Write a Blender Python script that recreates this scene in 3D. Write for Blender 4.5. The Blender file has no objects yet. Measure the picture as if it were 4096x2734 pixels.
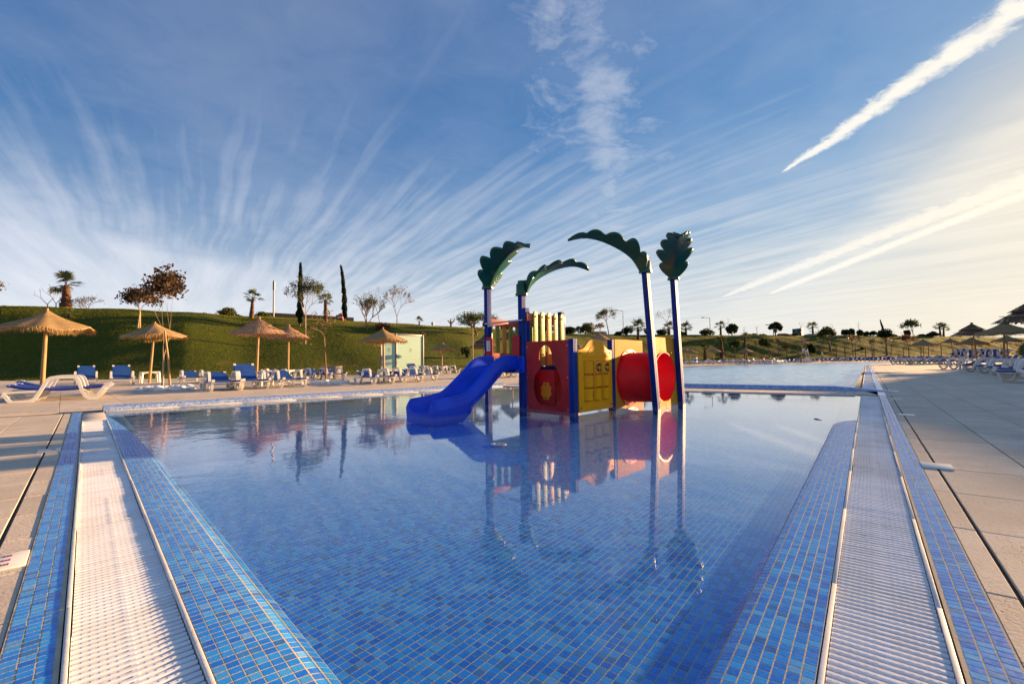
import bpy, bmesh, math, random
import numpy as np
from mathutils import Vector, Matrix, Quaternion
from mathutils.geometry import tessellate_polygon

# ------------------------------------------------------------------ camera
scene = bpy.context.scene
COL = scene.collection
EYE = 0.8                      # camera height above the pool deck, metres
FPX, CX, CY = 1820.0, 2048.0, 1367.0
PITCH, ROLL = math.atan(80 / 1820.0), 0.0133
fwd = Vector((0, math.cos(PITCH), math.sin(PITCH)))
r0 = Vector((1, 0, 0)); u0 = r0.cross(fwd)
RIGHT = r0 * math.cos(ROLL) - u0 * math.sin(ROLL)
UPV = r0 * math.sin(ROLL) + u0 * math.cos(ROLL)
cam_d = bpy.data.cameras.new('camera')
cam = bpy.data.objects.new('camera', cam_d)
COL.objects.link(cam)
cam.matrix_world = Matrix(((RIGHT.x, UPV.x, -fwd.x, 0), (RIGHT.y, UPV.y, -fwd.y, 0), (RIGHT.z, UPV.z, -fwd.z, EYE), (0, 0, 0, 1)))
cam_d.sensor_width = 36.0
cam_d.lens = FPX / 4096 * 36.0
cam_d.clip_start = 0.05
cam_d.clip_end = 6000
scene.camera = cam

# ------------------------------------------------------------------ light
SUN_AZ, SUN_EL = math.radians(58), math.radians(8.5)
SUN = Vector((math.sin(SUN_AZ) * math.cos(SUN_EL), math.cos(SUN_AZ) * math.cos(SUN_EL), math.sin(SUN_EL)))
sun_d = bpy.data.lights.new('sun', 'SUN')
sun_d.energy = 5.0
sun_d.angle = math.radians(1.2)
sun_d.color = (1.0, 0.60, 0.28)
sun_o = bpy.data.objects.new('sun', sun_d)
sun_o.rotation_euler = SUN.to_track_quat('Z', 'Y').to_euler()
sun_o.location = (60, 40, 60)
COL.objects.link(sun_o)

scene.view_settings.view_transform = 'Standard'
scene.view_settings.look = 'None'
scene.view_settings.gamma = 1.0
scene.view_settings.exposure = 1.82
scene.view_settings.use_curve_mapping = False
scene.cycles.max_bounces = 8
scene.cycles.transparent_max_bounces = 16
scene.cycles.caustics_reflective = False
scene.cycles.caustics_refractive = False
scene.cycles.sample_clamp_indirect = 6


def ray(px, py):
    return fwd + RIGHT * ((px - CX) / FPX) + UPV * (-(py - CY) / FPX)


def G(px, py, z=0.0):
    d = ray(px, py)
    return Vector((0, 0, EYE)) + d * ((z - EYE) / d.z)


def at(px, py, Y):
    d = ray(px, py)
    return Vector((0, 0, EYE)) + d * (Y / d.y)


# ------------------------------------------------------------------ node helpers
class NT:
    def __init__(self, tree):
        self.t = tree

    def n(self, kind, **kw):
        nd = self.t.nodes.new(kind)
        for k, v in kw.items():
            setattr(nd, k, v)
        return nd

    def put(self, nd, key, v):
        s = nd.inputs[key]
        if hasattr(v, 'is_output') or isinstance(v, bpy.types.NodeSocket):
            self.t.links.new(v, s)
        elif v is not None:
            if s.type == 'RGBA' and len(v) == 3:
                v = (*v, 1)
            s.default_value = v

    def math(self, op, a, b=None, c=None, clamp=False):
        nd = self.n('ShaderNodeMath', operation=op, use_clamp=clamp)
        for i, v in enumerate((a, b, c)):
            if v is not None:
                self.put(nd, i, v)
        return nd.outputs[0]

    def mix(self, f, a, b, blend='MIX'):
        nd = self.n('ShaderNodeMix', data_type='RGBA', blend_type=blend)
        self.put(nd, 0, f); self.put(nd, 6, a); self.put(nd, 7, b)
        return nd.outputs[2]

    def noise(self, vec, scale, detail=4, rough=0.55, dist=0.0):
        nd = self.n('ShaderNodeTexNoise')
        if vec is not None:
            self.put(nd, 'Vector', vec)
        self.put(nd, 'Scale', scale); self.put(nd, 'Detail', detail)
        self.put(nd, 'Roughness', rough); self.put(nd, 'Distortion', dist)
        return nd.outputs[0]

    def smooth(self, v, lo, hi, a=0.0, b=1.0):
        nd = self.n('ShaderNodeMapRange', interpolation_type='SMOOTHSTEP')
        for k, x in zip((0, 1, 2, 3, 4), (v, lo, hi, a, b)):
            self.put(nd, k, x)
        return nd.outputs[0]

    def ramp(self, f, stops, interp='LINEAR'):
        nd = self.n('ShaderNodeValToRGB')
        cr = nd.color_ramp
        cr.interpolation = interp
        while len(cr.elements) < len(stops):
            cr.elements.new(0.5)
        for e, (p, c) in zip(cr.elements, stops):
            e.position = p; e.color = (*c, 1)
        self.put(nd, 0, f)
        return nd.outputs[0]

    def comb(self, x, y, z=0.0):
        nd = self.n('ShaderNodeCombineXYZ')
        for i, v in enumerate((x, y, z)):
            self.put(nd, i, v)
        return nd.outputs[0]

    def sep(self, v):
        nd = self.n('ShaderNodeSeparateXYZ')
        self.put(nd, 0, v)
        return nd.outputs

    def bump(self, h, strength=0.3, dist=0.02, normal=None):
        nd = self.n('ShaderNodeBump')
        self.put(nd, 'Height', h); self.put(nd, 'Strength', strength); self.put(nd, 'Distance', dist)
        if normal is not None:
            self.put(nd, 'Normal', normal)
        return nd.outputs[0]


MATS = {}


def new_mat(name):
    m = bpy.data.materials.new(name)
    m.use_nodes = True
    m.node_tree.nodes.clear()
    t = NT(m.node_tree)
    out = t.n('ShaderNodeOutputMaterial')
    MATS[name] = m
    return m, t, out


def bsdf(t, out, col, rough=0.6, normal=None, metal=0.0, spec=0.5, coat=0.0):
    b = t.n('ShaderNodeBsdfPrincipled')
    t.put(b, 'Base Color', col); t.put(b, 'Roughness', rough); t.put(b, 'Metallic', metal)
    t.put(b, 'Specular IOR Level', spec); t.put(b, 'Coat Weight', coat)
    if normal is not None:
        t.put(b, 'Normal', normal)
    if out is not None:
        t.t.links.new(b.outputs[0], out.inputs[0])
    return b


def mat(name, col, rough=0.6, var=0.2, scale=6.0, bump=0.0, bscale=60.0, metal=0.0, spec=0.5, coat=0.0, col2=None, objvar=0.0, coord='Object', stretch=(1, 1, 1), wear=0.0):
    if name in MATS:
        return MATS[name]
    m, t, out = new_mat(name)
    tc = t.n('ShaderNodeTexCoord').outputs[coord]
    mp = t.n('ShaderNodeMapping')
    t.put(mp, 0, tc); t.put(mp, 3, stretch)
    v = mp.outputs[0]
    nz = t.noise(v, scale, 5)
    if col2 is None:
        a = tuple(max(0, c * (1 - var)) for c in col); b = tuple(min(1, c * (1 + var)) for c in col)
    else:
        a, b = col, col2
    c = t.mix(t.smooth(nz, 0.3, 0.7), a, b)
    if wear:          # sun fading in patches, scuffs, and limescale where the water laps
        c = t.mix(t.smooth(t.noise(tc, 1.1, 4, 0.6), 0.40, 0.72, 0.0, wear), c, tuple(0.7 * q + 0.10 for q in col))
        sc_ = t.noise(tc, 38, 5, 0.75)
        c = t.mix(t.smooth(sc_, 0.60, 0.72, 0.0, wear * 0.9), c, tuple(0.6 * q + 0.16 for q in col))
        z_ = t.sep(tc)[2]
        ln_ = t.math('MULTIPLY', t.smooth(t.math('ADD', z_, t.math('MULTIPLY_ADD', t.noise(tc, 16, 4, 0.7), 0.10, -0.05)), -0.01, 0.05, 1.0, 0.0), 0.5)
        c = t.mix(ln_, c, tuple(0.5 * q + 0.18 for q in col))
    if objvar:
        rnd = t.n('ShaderNodeObjectInfo').outputs['Random']
        k = t.math('MULTIPLY_ADD', rnd, 2 * objvar, 1 - objvar)
        c = t.mix(1.0, c, t.comb(k, k, k), 'MULTIPLY')
    nrm = None
    if bump:
        nrm = t.bump(t.noise(v, bscale, 4), bump, 0.01)
    rg = t.math('MULTIPLY_ADD', nz, 0.2, rough - 0.1) if rough > 0.12 else rough
    bsdf(t, out, c, rg, nrm, metal, spec, coat)
    return m


# ------------------------------------------------------------------ sky
world = bpy.data.worlds.new('World')
scene.world = world
world.use_nodes = True
world.node_tree.nodes.clear()
w = NT(world.node_tree)
wout = w.n('ShaderNodeOutputWorld')
bg = w.n('ShaderNodeBackground')
w.t.links.new(bg.outputs[0], wout.inputs[0])
SKY_STRENGTH = 0.067
w.put(bg, 'Strength', SKY_STRENGTH)
sky = w.n('ShaderNodeTexSky', sky_type='NISHITA', sun_disc=False)
sky.sun_elevation = SUN_EL
sky.sun_rotation = SUN_AZ
sky.altitude = 50
sky.air_density = 1.0
sky.dust_density = 0.35
sky.ozone_density = 3.0
gen = w.n('ShaderNodeTexCoord').outputs['Generated']
X, Y, Z = w.sep(gen)
zc = w.math('ADD', w.math('MAXIMUM', Z, 0.0), 0.07)
qx, qy = w.math('DIVIDE', X, zc), w.math('DIVIDE', Y, zc)


def q_of(px, py):
    d = ray(px, py).normalized()
    k = max(d.z, 0) + 0.07
    return d.x / k, d.y / k


STREAK = math.radians(-35)
ax, ay = math.sin(STREAK), math.cos(STREAK)
qa = w.math('ADD', w.math('MULTIPLY', qx, ax), w.math('MULTIPLY', qy, ay))
qb = w.math('ADD', w.math('MULTIPLY', qx, ay), w.math('MULTIPLY', qy, -ax))
sdot = w.n('ShaderNodeVectorMath', operation='DOT_PRODUCT')
w.put(sdot, 0, gen); w.put(sdot, 1, tuple(SUN))
SD = sdot.outputs['Value']
# warp the lanes a little so the streaks wander
warp = w.math('MULTIPLY_ADD', w.noise(w.comb(qa, qb, 3.1), 0.55, 2), 0.24, -0.12)
qbw = w.math('ADD', qb, warp)
streak = w.noise(w.comb(w.math('MULTIPLY', qa, 0.42), w.math('MULTIPLY', qbw, 8.0), 1.7), 1.0, 2, 0.45)
streak2 = w.noise(w.comb(w.math('MULTIPLY', qa, 0.9), w.math('MULTIPLY', qbw, 19.0), 6.1), 1.0, 2, 0.5)
streak = w.math('ADD', w.math('MULTIPLY', streak, 0.55), w.math('MULTIPLY', streak2, 0.45))
fine = w.noise(w.comb(w.math('MULTIPLY', qa, 1.6), w.math('MULTIPLY', qbw, 8.0), 9.0), 1.0, 5, 0.6)
cover = w.noise(w.comb(qx, qy, 5.3), 0.75, 3, 0.5)
wisp = w.noise(w.comb(qx, qy, 8.8), 5.0, 5, 0.65, 0.4)
sunny = w.smooth(SD, 0.0, 0.98)
low = w.smooth(Z, 0.02, 0.55, 1.0, 0.0)
# parallel cirrus lanes over the whole sky
dens = w.math('MULTIPLY_ADD', streak, 1.05, w.math('MULTIPLY', fine, 0.50))
dens = w.math('ADD', dens, w.math('MULTIPLY_ADD', cover, 0.50, -0.25))
dens = w.math('ADD', dens, w.math('MULTIPLY_ADD', wisp, 0.20, -0.10))
dens = w.math('ADD', dens, w.math('MULTIPLY_ADD', low, 0.20, -0.08))
cloud = w.math('MULTIPLY', w.smooth(dens, 0.56, 1.06, 0.0, 0.50), w.math('MULTIPLY_ADD', low, 0.80, 0.24), clamp=True)
haze_n = w.smooth(w.math('ADD', cover, w.math('MULTIPLY', wisp, 0.35)), 0.45, 1.0, 0.0, 0.16)
cloud = w.math('MAXIMUM', cloud, haze_n)


def half_plane(p0, p1, soft, flip=1):
    a = q_of(*p0); b = q_of(*p1)
    L = math.hypot(b[0] - a[0], b[1] - a[1]); ux, uy = (b[0] - a[0]) / L * flip, (b[1] - a[1]) / L * flip
    d = w.math('ADD', w.math('MULTIPLY', w.math('SUBTRACT', qx, a[0]), -uy), w.math('MULTIPLY', w.math('SUBTRACT', qy, a[1]), ux))
    d = w.math('ADD', d, w.math('MULTIPLY_ADD', wisp, soft, -soft * 0.5))
    return w.smooth(d, -soft * 0.4, soft * 1.6)


# two larger fibrous sheets: one in the south-west towards the sun, one low in the east
fib = w.noise(w.comb(w.math('MULTIPLY', qa, 0.7), w.math('MULTIPLY', qbw, 5.5), 12.0), 1.0, 5, 0.6)
fib = w.smooth(fib, 0.28, 0.72, 0.42, 1.0)
SHEET_FLIP = (1, 1)
sheets = [((3120, 1000), (4300, 150), 0.25, SHEET_FLIP[0], 0.60), ((-200, 730), (1230, 1080), 0.35, SHEET_FLIP[1], 0.60)]
for p0, p1, soft, flip, dn in sheets:
    m_ = w.math('MULTIPLY', half_plane(p0, p1, soft, flip), w.math('MULTIPLY', fib, dn))
    cloud = w.math('MAXIMUM', cloud, m_)
# contrails and a rising plume, straight in the sky's own plane: (start, end, half widths, density, raggedness)
trails = [((3125, 700), (4260, -90), 0.035, 0.080, 0.97, 0.9), ((2870, 1195), (4200, 690), 0.10, 0.20, 0.9, 0.7), ((3060, 1183), (4200, 735), 0.11, 0.11, 1.0, 0.40), ((2470, 1000), (2330, -300), 0.26, 0.16, 0.34, 3.0)]
ctot = None
tn = w.noise(w.comb(qx, qy, 2.0), 16.0, 5, 0.65, 0.5)
tn2 = w.noise(w.comb(qx, qy, 4.0), 2.2, 2, 0.5)
for (p0, p1, w0, w1, dn, rag) in trails:
    a = q_of(*p0); b = q_of(*p1)
    L = math.hypot(b[0] - a[0], b[1] - a[1]); ux, uy = (b[0] - a[0]) / L, (b[1] - a[1]) / L
    dx, dy = w.math('SUBTRACT', qx, a[0]), w.math('SUBTRACT', qy, a[1])
    s = w.math('DIVIDE', w.math('ADD', w.math('MULTIPLY', dx, ux), w.math('MULTIPLY', dy, uy)), L)
    d = w.math('ADD', w.math('MULTIPLY', dx, -uy), w.math('MULTIPLY', dy, ux))
    d = w.math('ADD', d, w.math('MULTIPLY_ADD', tn2, 0.05, -0.025))
    sc = w.math('MINIMUM', w.math('MAXIMUM', s, 0.0), 1.3)
    hw = w.math('MULTIPLY_ADD', sc, w1 - w0, w0)
    hw = w.math('MULTIPLY', hw, w.smooth(s, -0.02, 0.25, 0.25, 1.0))
    rel = w.math('DIVIDE', w.math('ABSOLUTE', d), hw)
    rel = w.math('ADD', rel, w.math('MULTIPLY_ADD', tn if rag < 2 else wisp, rag * 2, -rag))
    m_ = w.math('MULTIPLY', w.smooth(rel, 0.10 if rag < 2 else -0.9, 1.15 if rag < 2 else 1.3, 1.0, 0.0), w.smooth(s, 0.0, 0.06))
    m_ = w.math('MULTIPLY', m_, dn)
    ctot = m_ if ctot is None else w.math('MAXIMUM', ctot, m_)
cloud = w.math('MAXIMUM', cloud, ctot)
# sunlit cirrus: cream towards the sun, pale rose-grey away from it; thick air warms it near the horizon
SDH = w.math('MULTIPLY_ADD', SD, 0.5, 0.5)
ccol = w.ramp(SDH, [(0.0, (2.4, 2.6, 3.2)), (0.38, (3.9, 3.9, 4.2)), (0.72, (4.0, 4.0, 4.15)), (0.9, (4.1, 4.0, 3.9)), (0.955, (4.3, 4.15, 3.85)), (0.98, (4.5, 4.2, 3.6)), (1.0, (4.8, 4.3, 3.5))])
# thin high veil that whitens the last degrees above the horizon
veil = w.smooth(Z, 0.0, 0.46, 1.0, 0.0)
veil = w.math('MULTIPLY', w.math('POWER', veil, 1.7), w.math('MULTIPLY_ADD', sunny, 0.18, 0.62), clamp=True)
veil = w.math('MAXIMUM', veil, w.smooth(SDH, 0.955, 0.995, 0.0, 0.60))
vcol = w.ramp(SDH, [(0.0, (3.3, 3.4, 3.7)), (0.38, (4.6, 4.5, 4.5)), (0.72, (3.5, 3.45, 3.4)), (0.88, (3.5, 3.4, 3.2)), (0.955, (3.7, 3.45, 2.95)), (0.98, (3.9, 3.4, 2.6)), (1.0, (4.2, 3.5, 2.5))])
blue = w.mix(1.0, sky.outputs[0], (0.55, 0.88, 1.52), 'MULTIPLY')
# the thin cloud dims the glare round the sun
ad = w.n('ShaderNodeVectorMath', operation='MULTIPLY_ADD')
w.put(ad, 0, blue); w.put(ad, 1, (0.23, 0.23, 0.22)); w.put(ad, 2, (1.0, 1.0, 1.0))
mn = w.n('ShaderNodeVectorMath', operation='DIVIDE')
w.put(mn, 0, blue); w.put(mn, 1, ad.outputs[0])
final = w.mix(veil, mn.outputs[0], vcol)
final = w.mix(cloud, final, ccol)
w.put(bg, 'Color', final)


# ------------------------------------------------------------------ mesh helpers
class MB:
    """Collects shapes; build() links them as one mesh object."""
    def __init__(self):
        self.v = []; self.f = []

    def add(self, vs, fs):
        o = len(self.v)
        self.v.extend([tuple(p) for p in vs])
        self.f.extend([tuple(i + o for i in f) for f in fs])
        return self

    def box(self, c, size, rot=None, taper=1.0):
        hx, hy, hz = (s / 2 for s in size)
        vs = []
        for z, k in ((-hz, 1.0), (hz, taper)):
            for x, y in ((-hx, -hy), (hx, -hy), (hx, hy), (-hx, hy)):
                p = Vector((x * k, y * k, z))
                if rot is not None:
                    p = rot @ p
                vs.append(p + Vector(c))
        return self.add(vs, [(3, 2, 1, 0), (4, 5, 6, 7), (0, 1, 5, 4), (1, 2, 6, 5), (2, 3, 7, 6), (3, 0, 4, 7)])

    def beam(self, a, b, w_, h_, up=Vector((0, 0, 1))):
        a, b = Vector(a), Vector(b)
        d = (b - a).normalized()
        s = d.cross(up)
        if s.length < 1e-4:
            s = d.cross(Vector((1, 0, 0)))
        s.normalize(); n = s.cross(d)
        vs = [p + s * (x * w_ / 2) + n * (y * h_ / 2) for p in (a, b) for x, y in ((-1, -1), (1, -1), (1, 1), (-1, 1))]
        return self.add(vs, [(0, 1, 2, 3), (7, 6, 5, 4), (4, 5, 1, 0), (5, 6, 2, 1), (6, 7, 3, 2), (7, 4, 0, 3)])

    def tube(self, pts, radii, n=8, cap=True):
        pts = [Vector(p) for p in pts]
        if not hasattr(radii, '__len__'):
            radii = [radii] * len(pts)
        vs, fs = [], []
        ref = None
        for i, p in enumerate(pts):
            d = (pts[min(i + 1, len(pts) - 1)] - pts[max(i - 1, 0)])
            if d.length < 1e-9:
                d = Vector((0, 0, 1))
            d.normalize()
            if ref is None:
                ref = Vector((1, 0, 0)) if abs(d.x) < 0.9 else Vector((0, 1, 0))
            a = (ref - d * ref.dot(d)).normalized(); ref = a
            b = d.cross(a)
            for k in range(n):
                t_ = 2 * math.pi * k / n
                vs.append(p + (a * math.cos(t_) + b * math.sin(t_)) * radii[i])
        for i in range(len(pts) - 1):
            for k in range(n):
                k2 = (k + 1) % n
                fs.append((i * n + k, i * n + k2, (i + 1) * n + k2, (i + 1) * n + k))
        if cap:
            fs.append(tuple(reversed(range(n)))); e = (len(pts) - 1) * n
            fs.append(tuple(range(e, e + n)))
        return self.add(vs, fs)

    def lathe(self, prof, n=24, c=(0, 0, 0), wob=None):
        vs, fs = [], []
        for i, (r, z) in enumerate(prof):
            for k in range(n):
                t_ = 2 * math.pi * k / n
                rr, zz = (r, z) if wob is None else wob(r, z, t_)
                vs.append((c[0] + rr * math.cos(t_), c[1] + rr * math.sin(t_), c[2] + zz))
        for i in range(len(prof) - 1):
            for k in range(n):
                k2 = (k + 1) % n
                fs.append((i * n + k, i * n + k2, (i + 1) * n + k2, (i + 1) * n + k))
        return self.add(vs, fs)

    def strap(self, path, w_, th, y0):
        """Flat bar following a closed or open path in the x-z plane, y0 its middle."""
        n = len(path); vs = []; fs = []
        for i, (x, z) in enumerate(path):
            x0, z0 = path[max(i - 1, 0)]; x1, z1 = path[min(i + 1, n - 1)]
            dx, dz = x1 - x0, z1 - z0; l = math.hypot(dx, dz) or 1
            nx, nz = -dz / l * th / 2, dx / l * th / 2
            vs += [(x + nx, y0 - w_ / 2, z + nz), (x + nx, y0 + w_ / 2, z + nz), (x - nx, y0 + w_ / 2, z - nz), (x - nx, y0 - w_ / 2, z - nz)]
        for i in range(n - 1):
            for k in range(4):
                k2 = (k + 1) % 4
                fs.append((i * 4 + k, i * 4 + k2, i * 4 + 4 + k2, i * 4 + 4 + k))
        fs += [(3, 2, 1, 0), tuple(range(4 * n - 4, 4 * n))]
        return self.add(vs, fs)

    def plate(self, loops, th, M=None):
        """Flat board: loops of 2-D points (outer first, then holes) in the x-z plane, thickness along y."""
        tri = tessellate_polygon([[Vector((x, z, 0)) for x, z in lp] for lp in loops])
        flat = [p for lp in loops for p in lp]; n = len(flat)
        vs = [Vector((x, -th / 2, z)) for x, z in flat] + [Vector((x, th / 2, z)) for x, z in flat]
        fs = []
        for a, b, c in tri:
            ax_, az_ = flat[a]; bx_, bz_ = flat[b]; cx_, cz_ = flat[c]
            if (bx_ - ax_) * (cz_ - az_) - (bz_ - az_) * (cx_ - ax_) < 0:
                b, c = c, b
            fs.append((a, b, c)); fs.append((a + n, c + n, b + n))
        o = 0
        for lp in loops:
            m_ = len(lp)
            for i in range(m_):
                j = (i + 1) % m_
                fs.append((o + i, o + j, o + j + n, o + i + n))
            o += m_
        if M is not None:
            vs = [M @ p for p in vs]
        return self.add(vs, fs)

    def mesh(self, name, m=None, smooth=None):
        me = bpy.data.meshes.new(name)
        me.from_pydata(self.v, [], self.f)
        if m is not None:
            me.materials.append(MATS[m] if isinstance(m, str) else m)
        if smooth is not None:
            me.shade_smooth()
            me.set_sharp_from_angle(angle=math.radians(smooth))
        return me

    def build(self, name, m, parent=None, smooth=None, fix=False, bevel=0.0):
        me = self.mesh(name, m, smooth)
        if fix or bevel:
            bm = bmesh.new(); bm.from_mesh(me)
            bmesh.ops.recalc_face_normals(bm, faces=bm.faces)
            if bevel:
                bmesh.ops.bevel(bm, geom=[e for e in bm.edges if len(e.link_faces) == 2 and e.calc_face_angle(0) > 0.6], offset=bevel, segments=2, affect='EDGES', profile=0.5, clamp_overlap=True)
            bm.to_mesh(me); bm.free()
            if bevel:
                me.shade_smooth(); me.set_sharp_from_angle(angle=math.radians(smooth or 35))
        return link(name, me, parent)


def link(name, me, parent=None):
    o = bpy.data.objects.new(name, me)
    COL.objects.link(o)
    if parent is not None:
        o.parent = parent
    return o


def tag(o, label, cat, group=None):
    o['label'] = label; o['category'] = cat
    if group:
        o['group'] = group
    return o


def thing(name, label, cat, loc=(0, 0, 0), rz=0.0, group=None):
    o = bpy.data.objects.new(name, None)
    o.empty_display_size = 0.2
    COL.objects.link(o)
    o.location = loc; o.rotation_euler = (0, 0, rz)
    return tag(o, label, cat, group)


def struct(o):
    o['kind'] = 'structure'
    return o


def stuff(o):
    o['kind'] = 'stuff'
    return o


def dup(src, loc, rz, label=None, group=None, scale=None):
    r = src.copy(); COL.objects.link(r)
    r.location = loc; r.rotation_euler = (0, 0, rz)
    if scale is not None:
        r.scale = scale if hasattr(scale, '__len__') else (scale,) * 3
    if label:
        r['label'] = label
    if group:
        r['group'] = group
    for ch in list(src.children):
        c = ch.copy(); COL.objects.link(c); c.parent = r
        for g_ in list(ch.children):
            d = g_.copy(); COL.objects.link(d); d.parent = c
    return r


def poly_sheet(loops, z, flip=False):
    tri = tessellate_polygon([[Vector((x, y, 0)) for x, y in lp] for lp in loops])
    flat = [p for lp in loops for p in lp]
    fs = []
    for a, b, c in tri:
        A, B, C_ = flat[a], flat[b], flat[c]
        if (B[0] - A[0]) * (C_[1] - A[1]) - (B[1] - A[1]) * (C_[0] - A[0]) < 0:
            b, c = c, b
        fs.append((a, b, c))
    return MB().add([(x, y, z) for x, y in flat], fs)


class Frame:
    """Edge-aligned ground frame: s runs along the edge, t outwards to the given side."""
    def __init__(self, o, az, side=1):
        self.o = Vector((o[0], o[1])); self.az = az
        self.r = Vector((math.sin(az), math.cos(az)))
        self.n = Vector((math.cos(az), -math.sin(az))) * side
        self.rz = math.atan2(self.r.y, self.r.x)
        self.side = side

    def P(self, s, t, z=0.0):
        p = self.o + self.r * s + self.n * t
        return Vector((p.x, p.y, z))

    def xy(self, s, t):
        p = self.P(s, t); return (p.x, p.y)

    def st(self, p):
        d = Vector((p[0], p[1])) - self.o
        return d.dot(self.r), d.dot(self.n)


def in_view(p, margin=60):
    v = Vector(p) - Vector((0, 0, EYE))
    k = v.dot(fwd)
    if k < 0.2:
        return False
    x = CX + FPX * v.dot(RIGHT) / k; y = CY - FPX * v.dot(UPV) / k
    return -margin < x < 4096 + margin and -margin < y < 2734 + margin


rng = random.Random(7)
nrg = np.random.default_rng(7)
deg = math.radians

# ------------------------------------------------------------------ the pool's plan
A0 = (0.07, 0.30)
FR = Frame(A0, deg(37.9), 1)             # right edge of the paddling pool
FL = Frame(A0, deg(-43.1), -1)           # left edge
LR, LL = 11.75, 10.8
B = FR.xy(LR, 0); Lc = FL.xy(LL, 0); Cc = (-0.3, 15.1)
FF = Frame(Lc, math.atan2(Cc[0] - Lc[0], Cc[1] - Lc[1]), -1)      # far left edge
FB = Frame(B, math.atan2(Cc[0] - B[0], Cc[1] - B[1]), 1)          # far right edge
LF = math.hypot(Cc[0] - Lc[0], Cc[1] - Lc[1]); LB = math.hypot(Cc[0] - B[0], Cc[1] - B[1])
assert FF.n.y > 0 and FB.n.y > 0 and FL.n.x < 0
PITCH_T = 0.031
FLOOR_Z, WATER_Z = -0.10, -0.012
GW, SW = 0.29, 0.125                     # gutter and tile strip widths
KERB_T = 1.55

# ------------------------------------------------------------------ setting materials
def tile_mat():
    m, t, out = new_mat('mosaic_tile')
    geo = t.n('ShaderNodeNewGeometry')
    rnd = t.math('FRACT', t.math('ADD', geo.outputs['Random Per Island'], t.n('ShaderNodeObjectInfo').outputs['Random']))
    pos = geo.outputs['Position']
    nz = t.noise(pos, 55, 4, 0.6)
    big = t.noise(pos, 0.9, 2)
    base = t.ramp(rnd, [(0.0, (0.005, 0.125, 0.62)), (0.22, (0.006, 0.195, 0.76)), (0.5, (0.010, 0.270, 0.84)), (0.72, (0.024, 0.34, 0.87)), (0.86, (0.070, 0.40, 0.82)), (0.95, (0.020, 0.10, 0.36)), (1.0, (0.15, 0.44, 0.80))])
    c = t.mix(t.smooth(nz, 0.35, 0.8, 0.0, 0.35), base, (0.10, 0.30, 0.62))
    c = t.mix(t.smooth(big, 0.35, 0.75, 0.0, 0.25), c, (0.015, 0.25, 0.76))
    nrm = t.bump(t.noise(pos, 90, 3), 0.12, 0.004)
    bsdf(t, out, c, t.math('MULTIPLY_ADD', nz, 0.25, 0.14), nrm, spec=0.45)
    return m


def tile_far_mat(fr, pitch):
    """Same mosaic beyond where single tiles can be told apart: the grid comes from the position."""
    m, t, out = new_mat('mosaic_sheet')
    pos = t.n('ShaderNodeNewGeometry').outputs['Position']
    x, y, z = t.sep(pos)
    x, y = t.math('SUBTRACT', x, fr.o.x), t.math('SUBTRACT', y, fr.o.y)
    s = t.math('DIVIDE', t.math('ADD', t.math('MULTIPLY', x, fr.r.x), t.math('MULTIPLY', y, fr.r.y)), pitch)
    d = t.math('DIVIDE', t.math('ADD', t.math('MULTIPLY', x, fr.n.x), t.math('MULTIPLY', y, fr.n.y)), pitch)
    wn = t.n('ShaderNodeTexWhiteNoise', noise_dimensions='2D')
    t.put(wn, 'Vector', t.comb(t.math('FLOOR', s), t.math('FLOOR', d)))
    base = t.ramp(wn.outputs['Value'], [(0.0, (0.005, 0.125, 0.62)), (0.22, (0.006, 0.195, 0.76)), (0.5, (0.010, 0.270, 0.84)), (0.72, (0.024, 0.34, 0.87)), (0.86, (0.070, 0.40, 0.82)), (0.95, (0.020, 0.10, 0.36)), (1.0, (0.15, 0.44, 0.80))])
    gap = 0.06
    fs, fd = t.math('FRACT', s), t.math('FRACT', d)
    es = t.math('MINIMUM', fs, t.math('SUBTRACT', 1.0, fs)); ed = t.math('MINIMUM', fd, t.math('SUBTRACT', 1.0, fd))
    g_ = t.math('LESS_THAN', t.math('MINIMUM', es, ed), gap)
    c = t.mix(g_, base, (0.46, 0.42, 0.33))
    bsdf(t, out, c, 0.25, spec=0.5)
    return m


tile_mat()
m_, t_, o_ = new_mat('mosaic_pale')  # paler copy of the mosaic: sky reflection put into the tile colour
g_ = t_.n('ShaderNodeNewGeometry')
rn_ = t_.math('FRACT', t_.math('ADD', g_.outputs['Random Per Island'], t_.n('ShaderNodeObjectInfo').outputs['Random']))
bsdf(t_, o_, t_.ramp(rn_, [(0.0, (0.10, 0.24, 0.62)), (0.4, (0.20, 0.36, 0.72)), (0.8, (0.34, 0.50, 0.80)), (1.0, (0.46, 0.60, 0.84))]), 0.25, spec=0.5)
tile_far_mat(FR, PITCH_T)
mat('grout', (0.44, 0.38, 0.27), 0.9, 0.25, 9, 0.2, 120, col2=(0.58, 0.50, 0.36))
m_, t_, o_ = new_mat('grate_white')
po_ = t_.n('ShaderNodeNewGeometry').outputs['Position']
n1_ = t_.noise(po_, 1.3, 5, 0.65); n2_ = t_.noise(po_, 28, 4, 0.7)
c_ = t_.mix(t_.smooth(n1_, 0.35, 0.70), (0.84, 0.87, 0.90), (0.70, 0.71, 0.70))
c_ = t_.mix(t_.math('MULTIPLY', t_.smooth(n1_, 0.50, 0.66), t_.smooth(n2_, 0.48, 0.66, 0.0, 0.55)), c_, (0.34, 0.28, 0.19))
k_ = t_.math('MULTIPLY_ADD', t_.n('ShaderNodeObjectInfo').outputs['Random'], 0.10, 0.92)
bsdf(t_, o_, t_.mix(1.0, c_, t_.comb(k_, k_, k_), 'MULTIPLY'), 0.45, t_.bump(n2_, 0.12, 0.003), spec=0.4)
mat('rail_white', (0.70, 0.69, 0.65), 0.5, 0.10, 4, 0.1, 90)
mat('trough', (0.25, 0.27, 0.28), 0.7, 0.2, 5)


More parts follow.
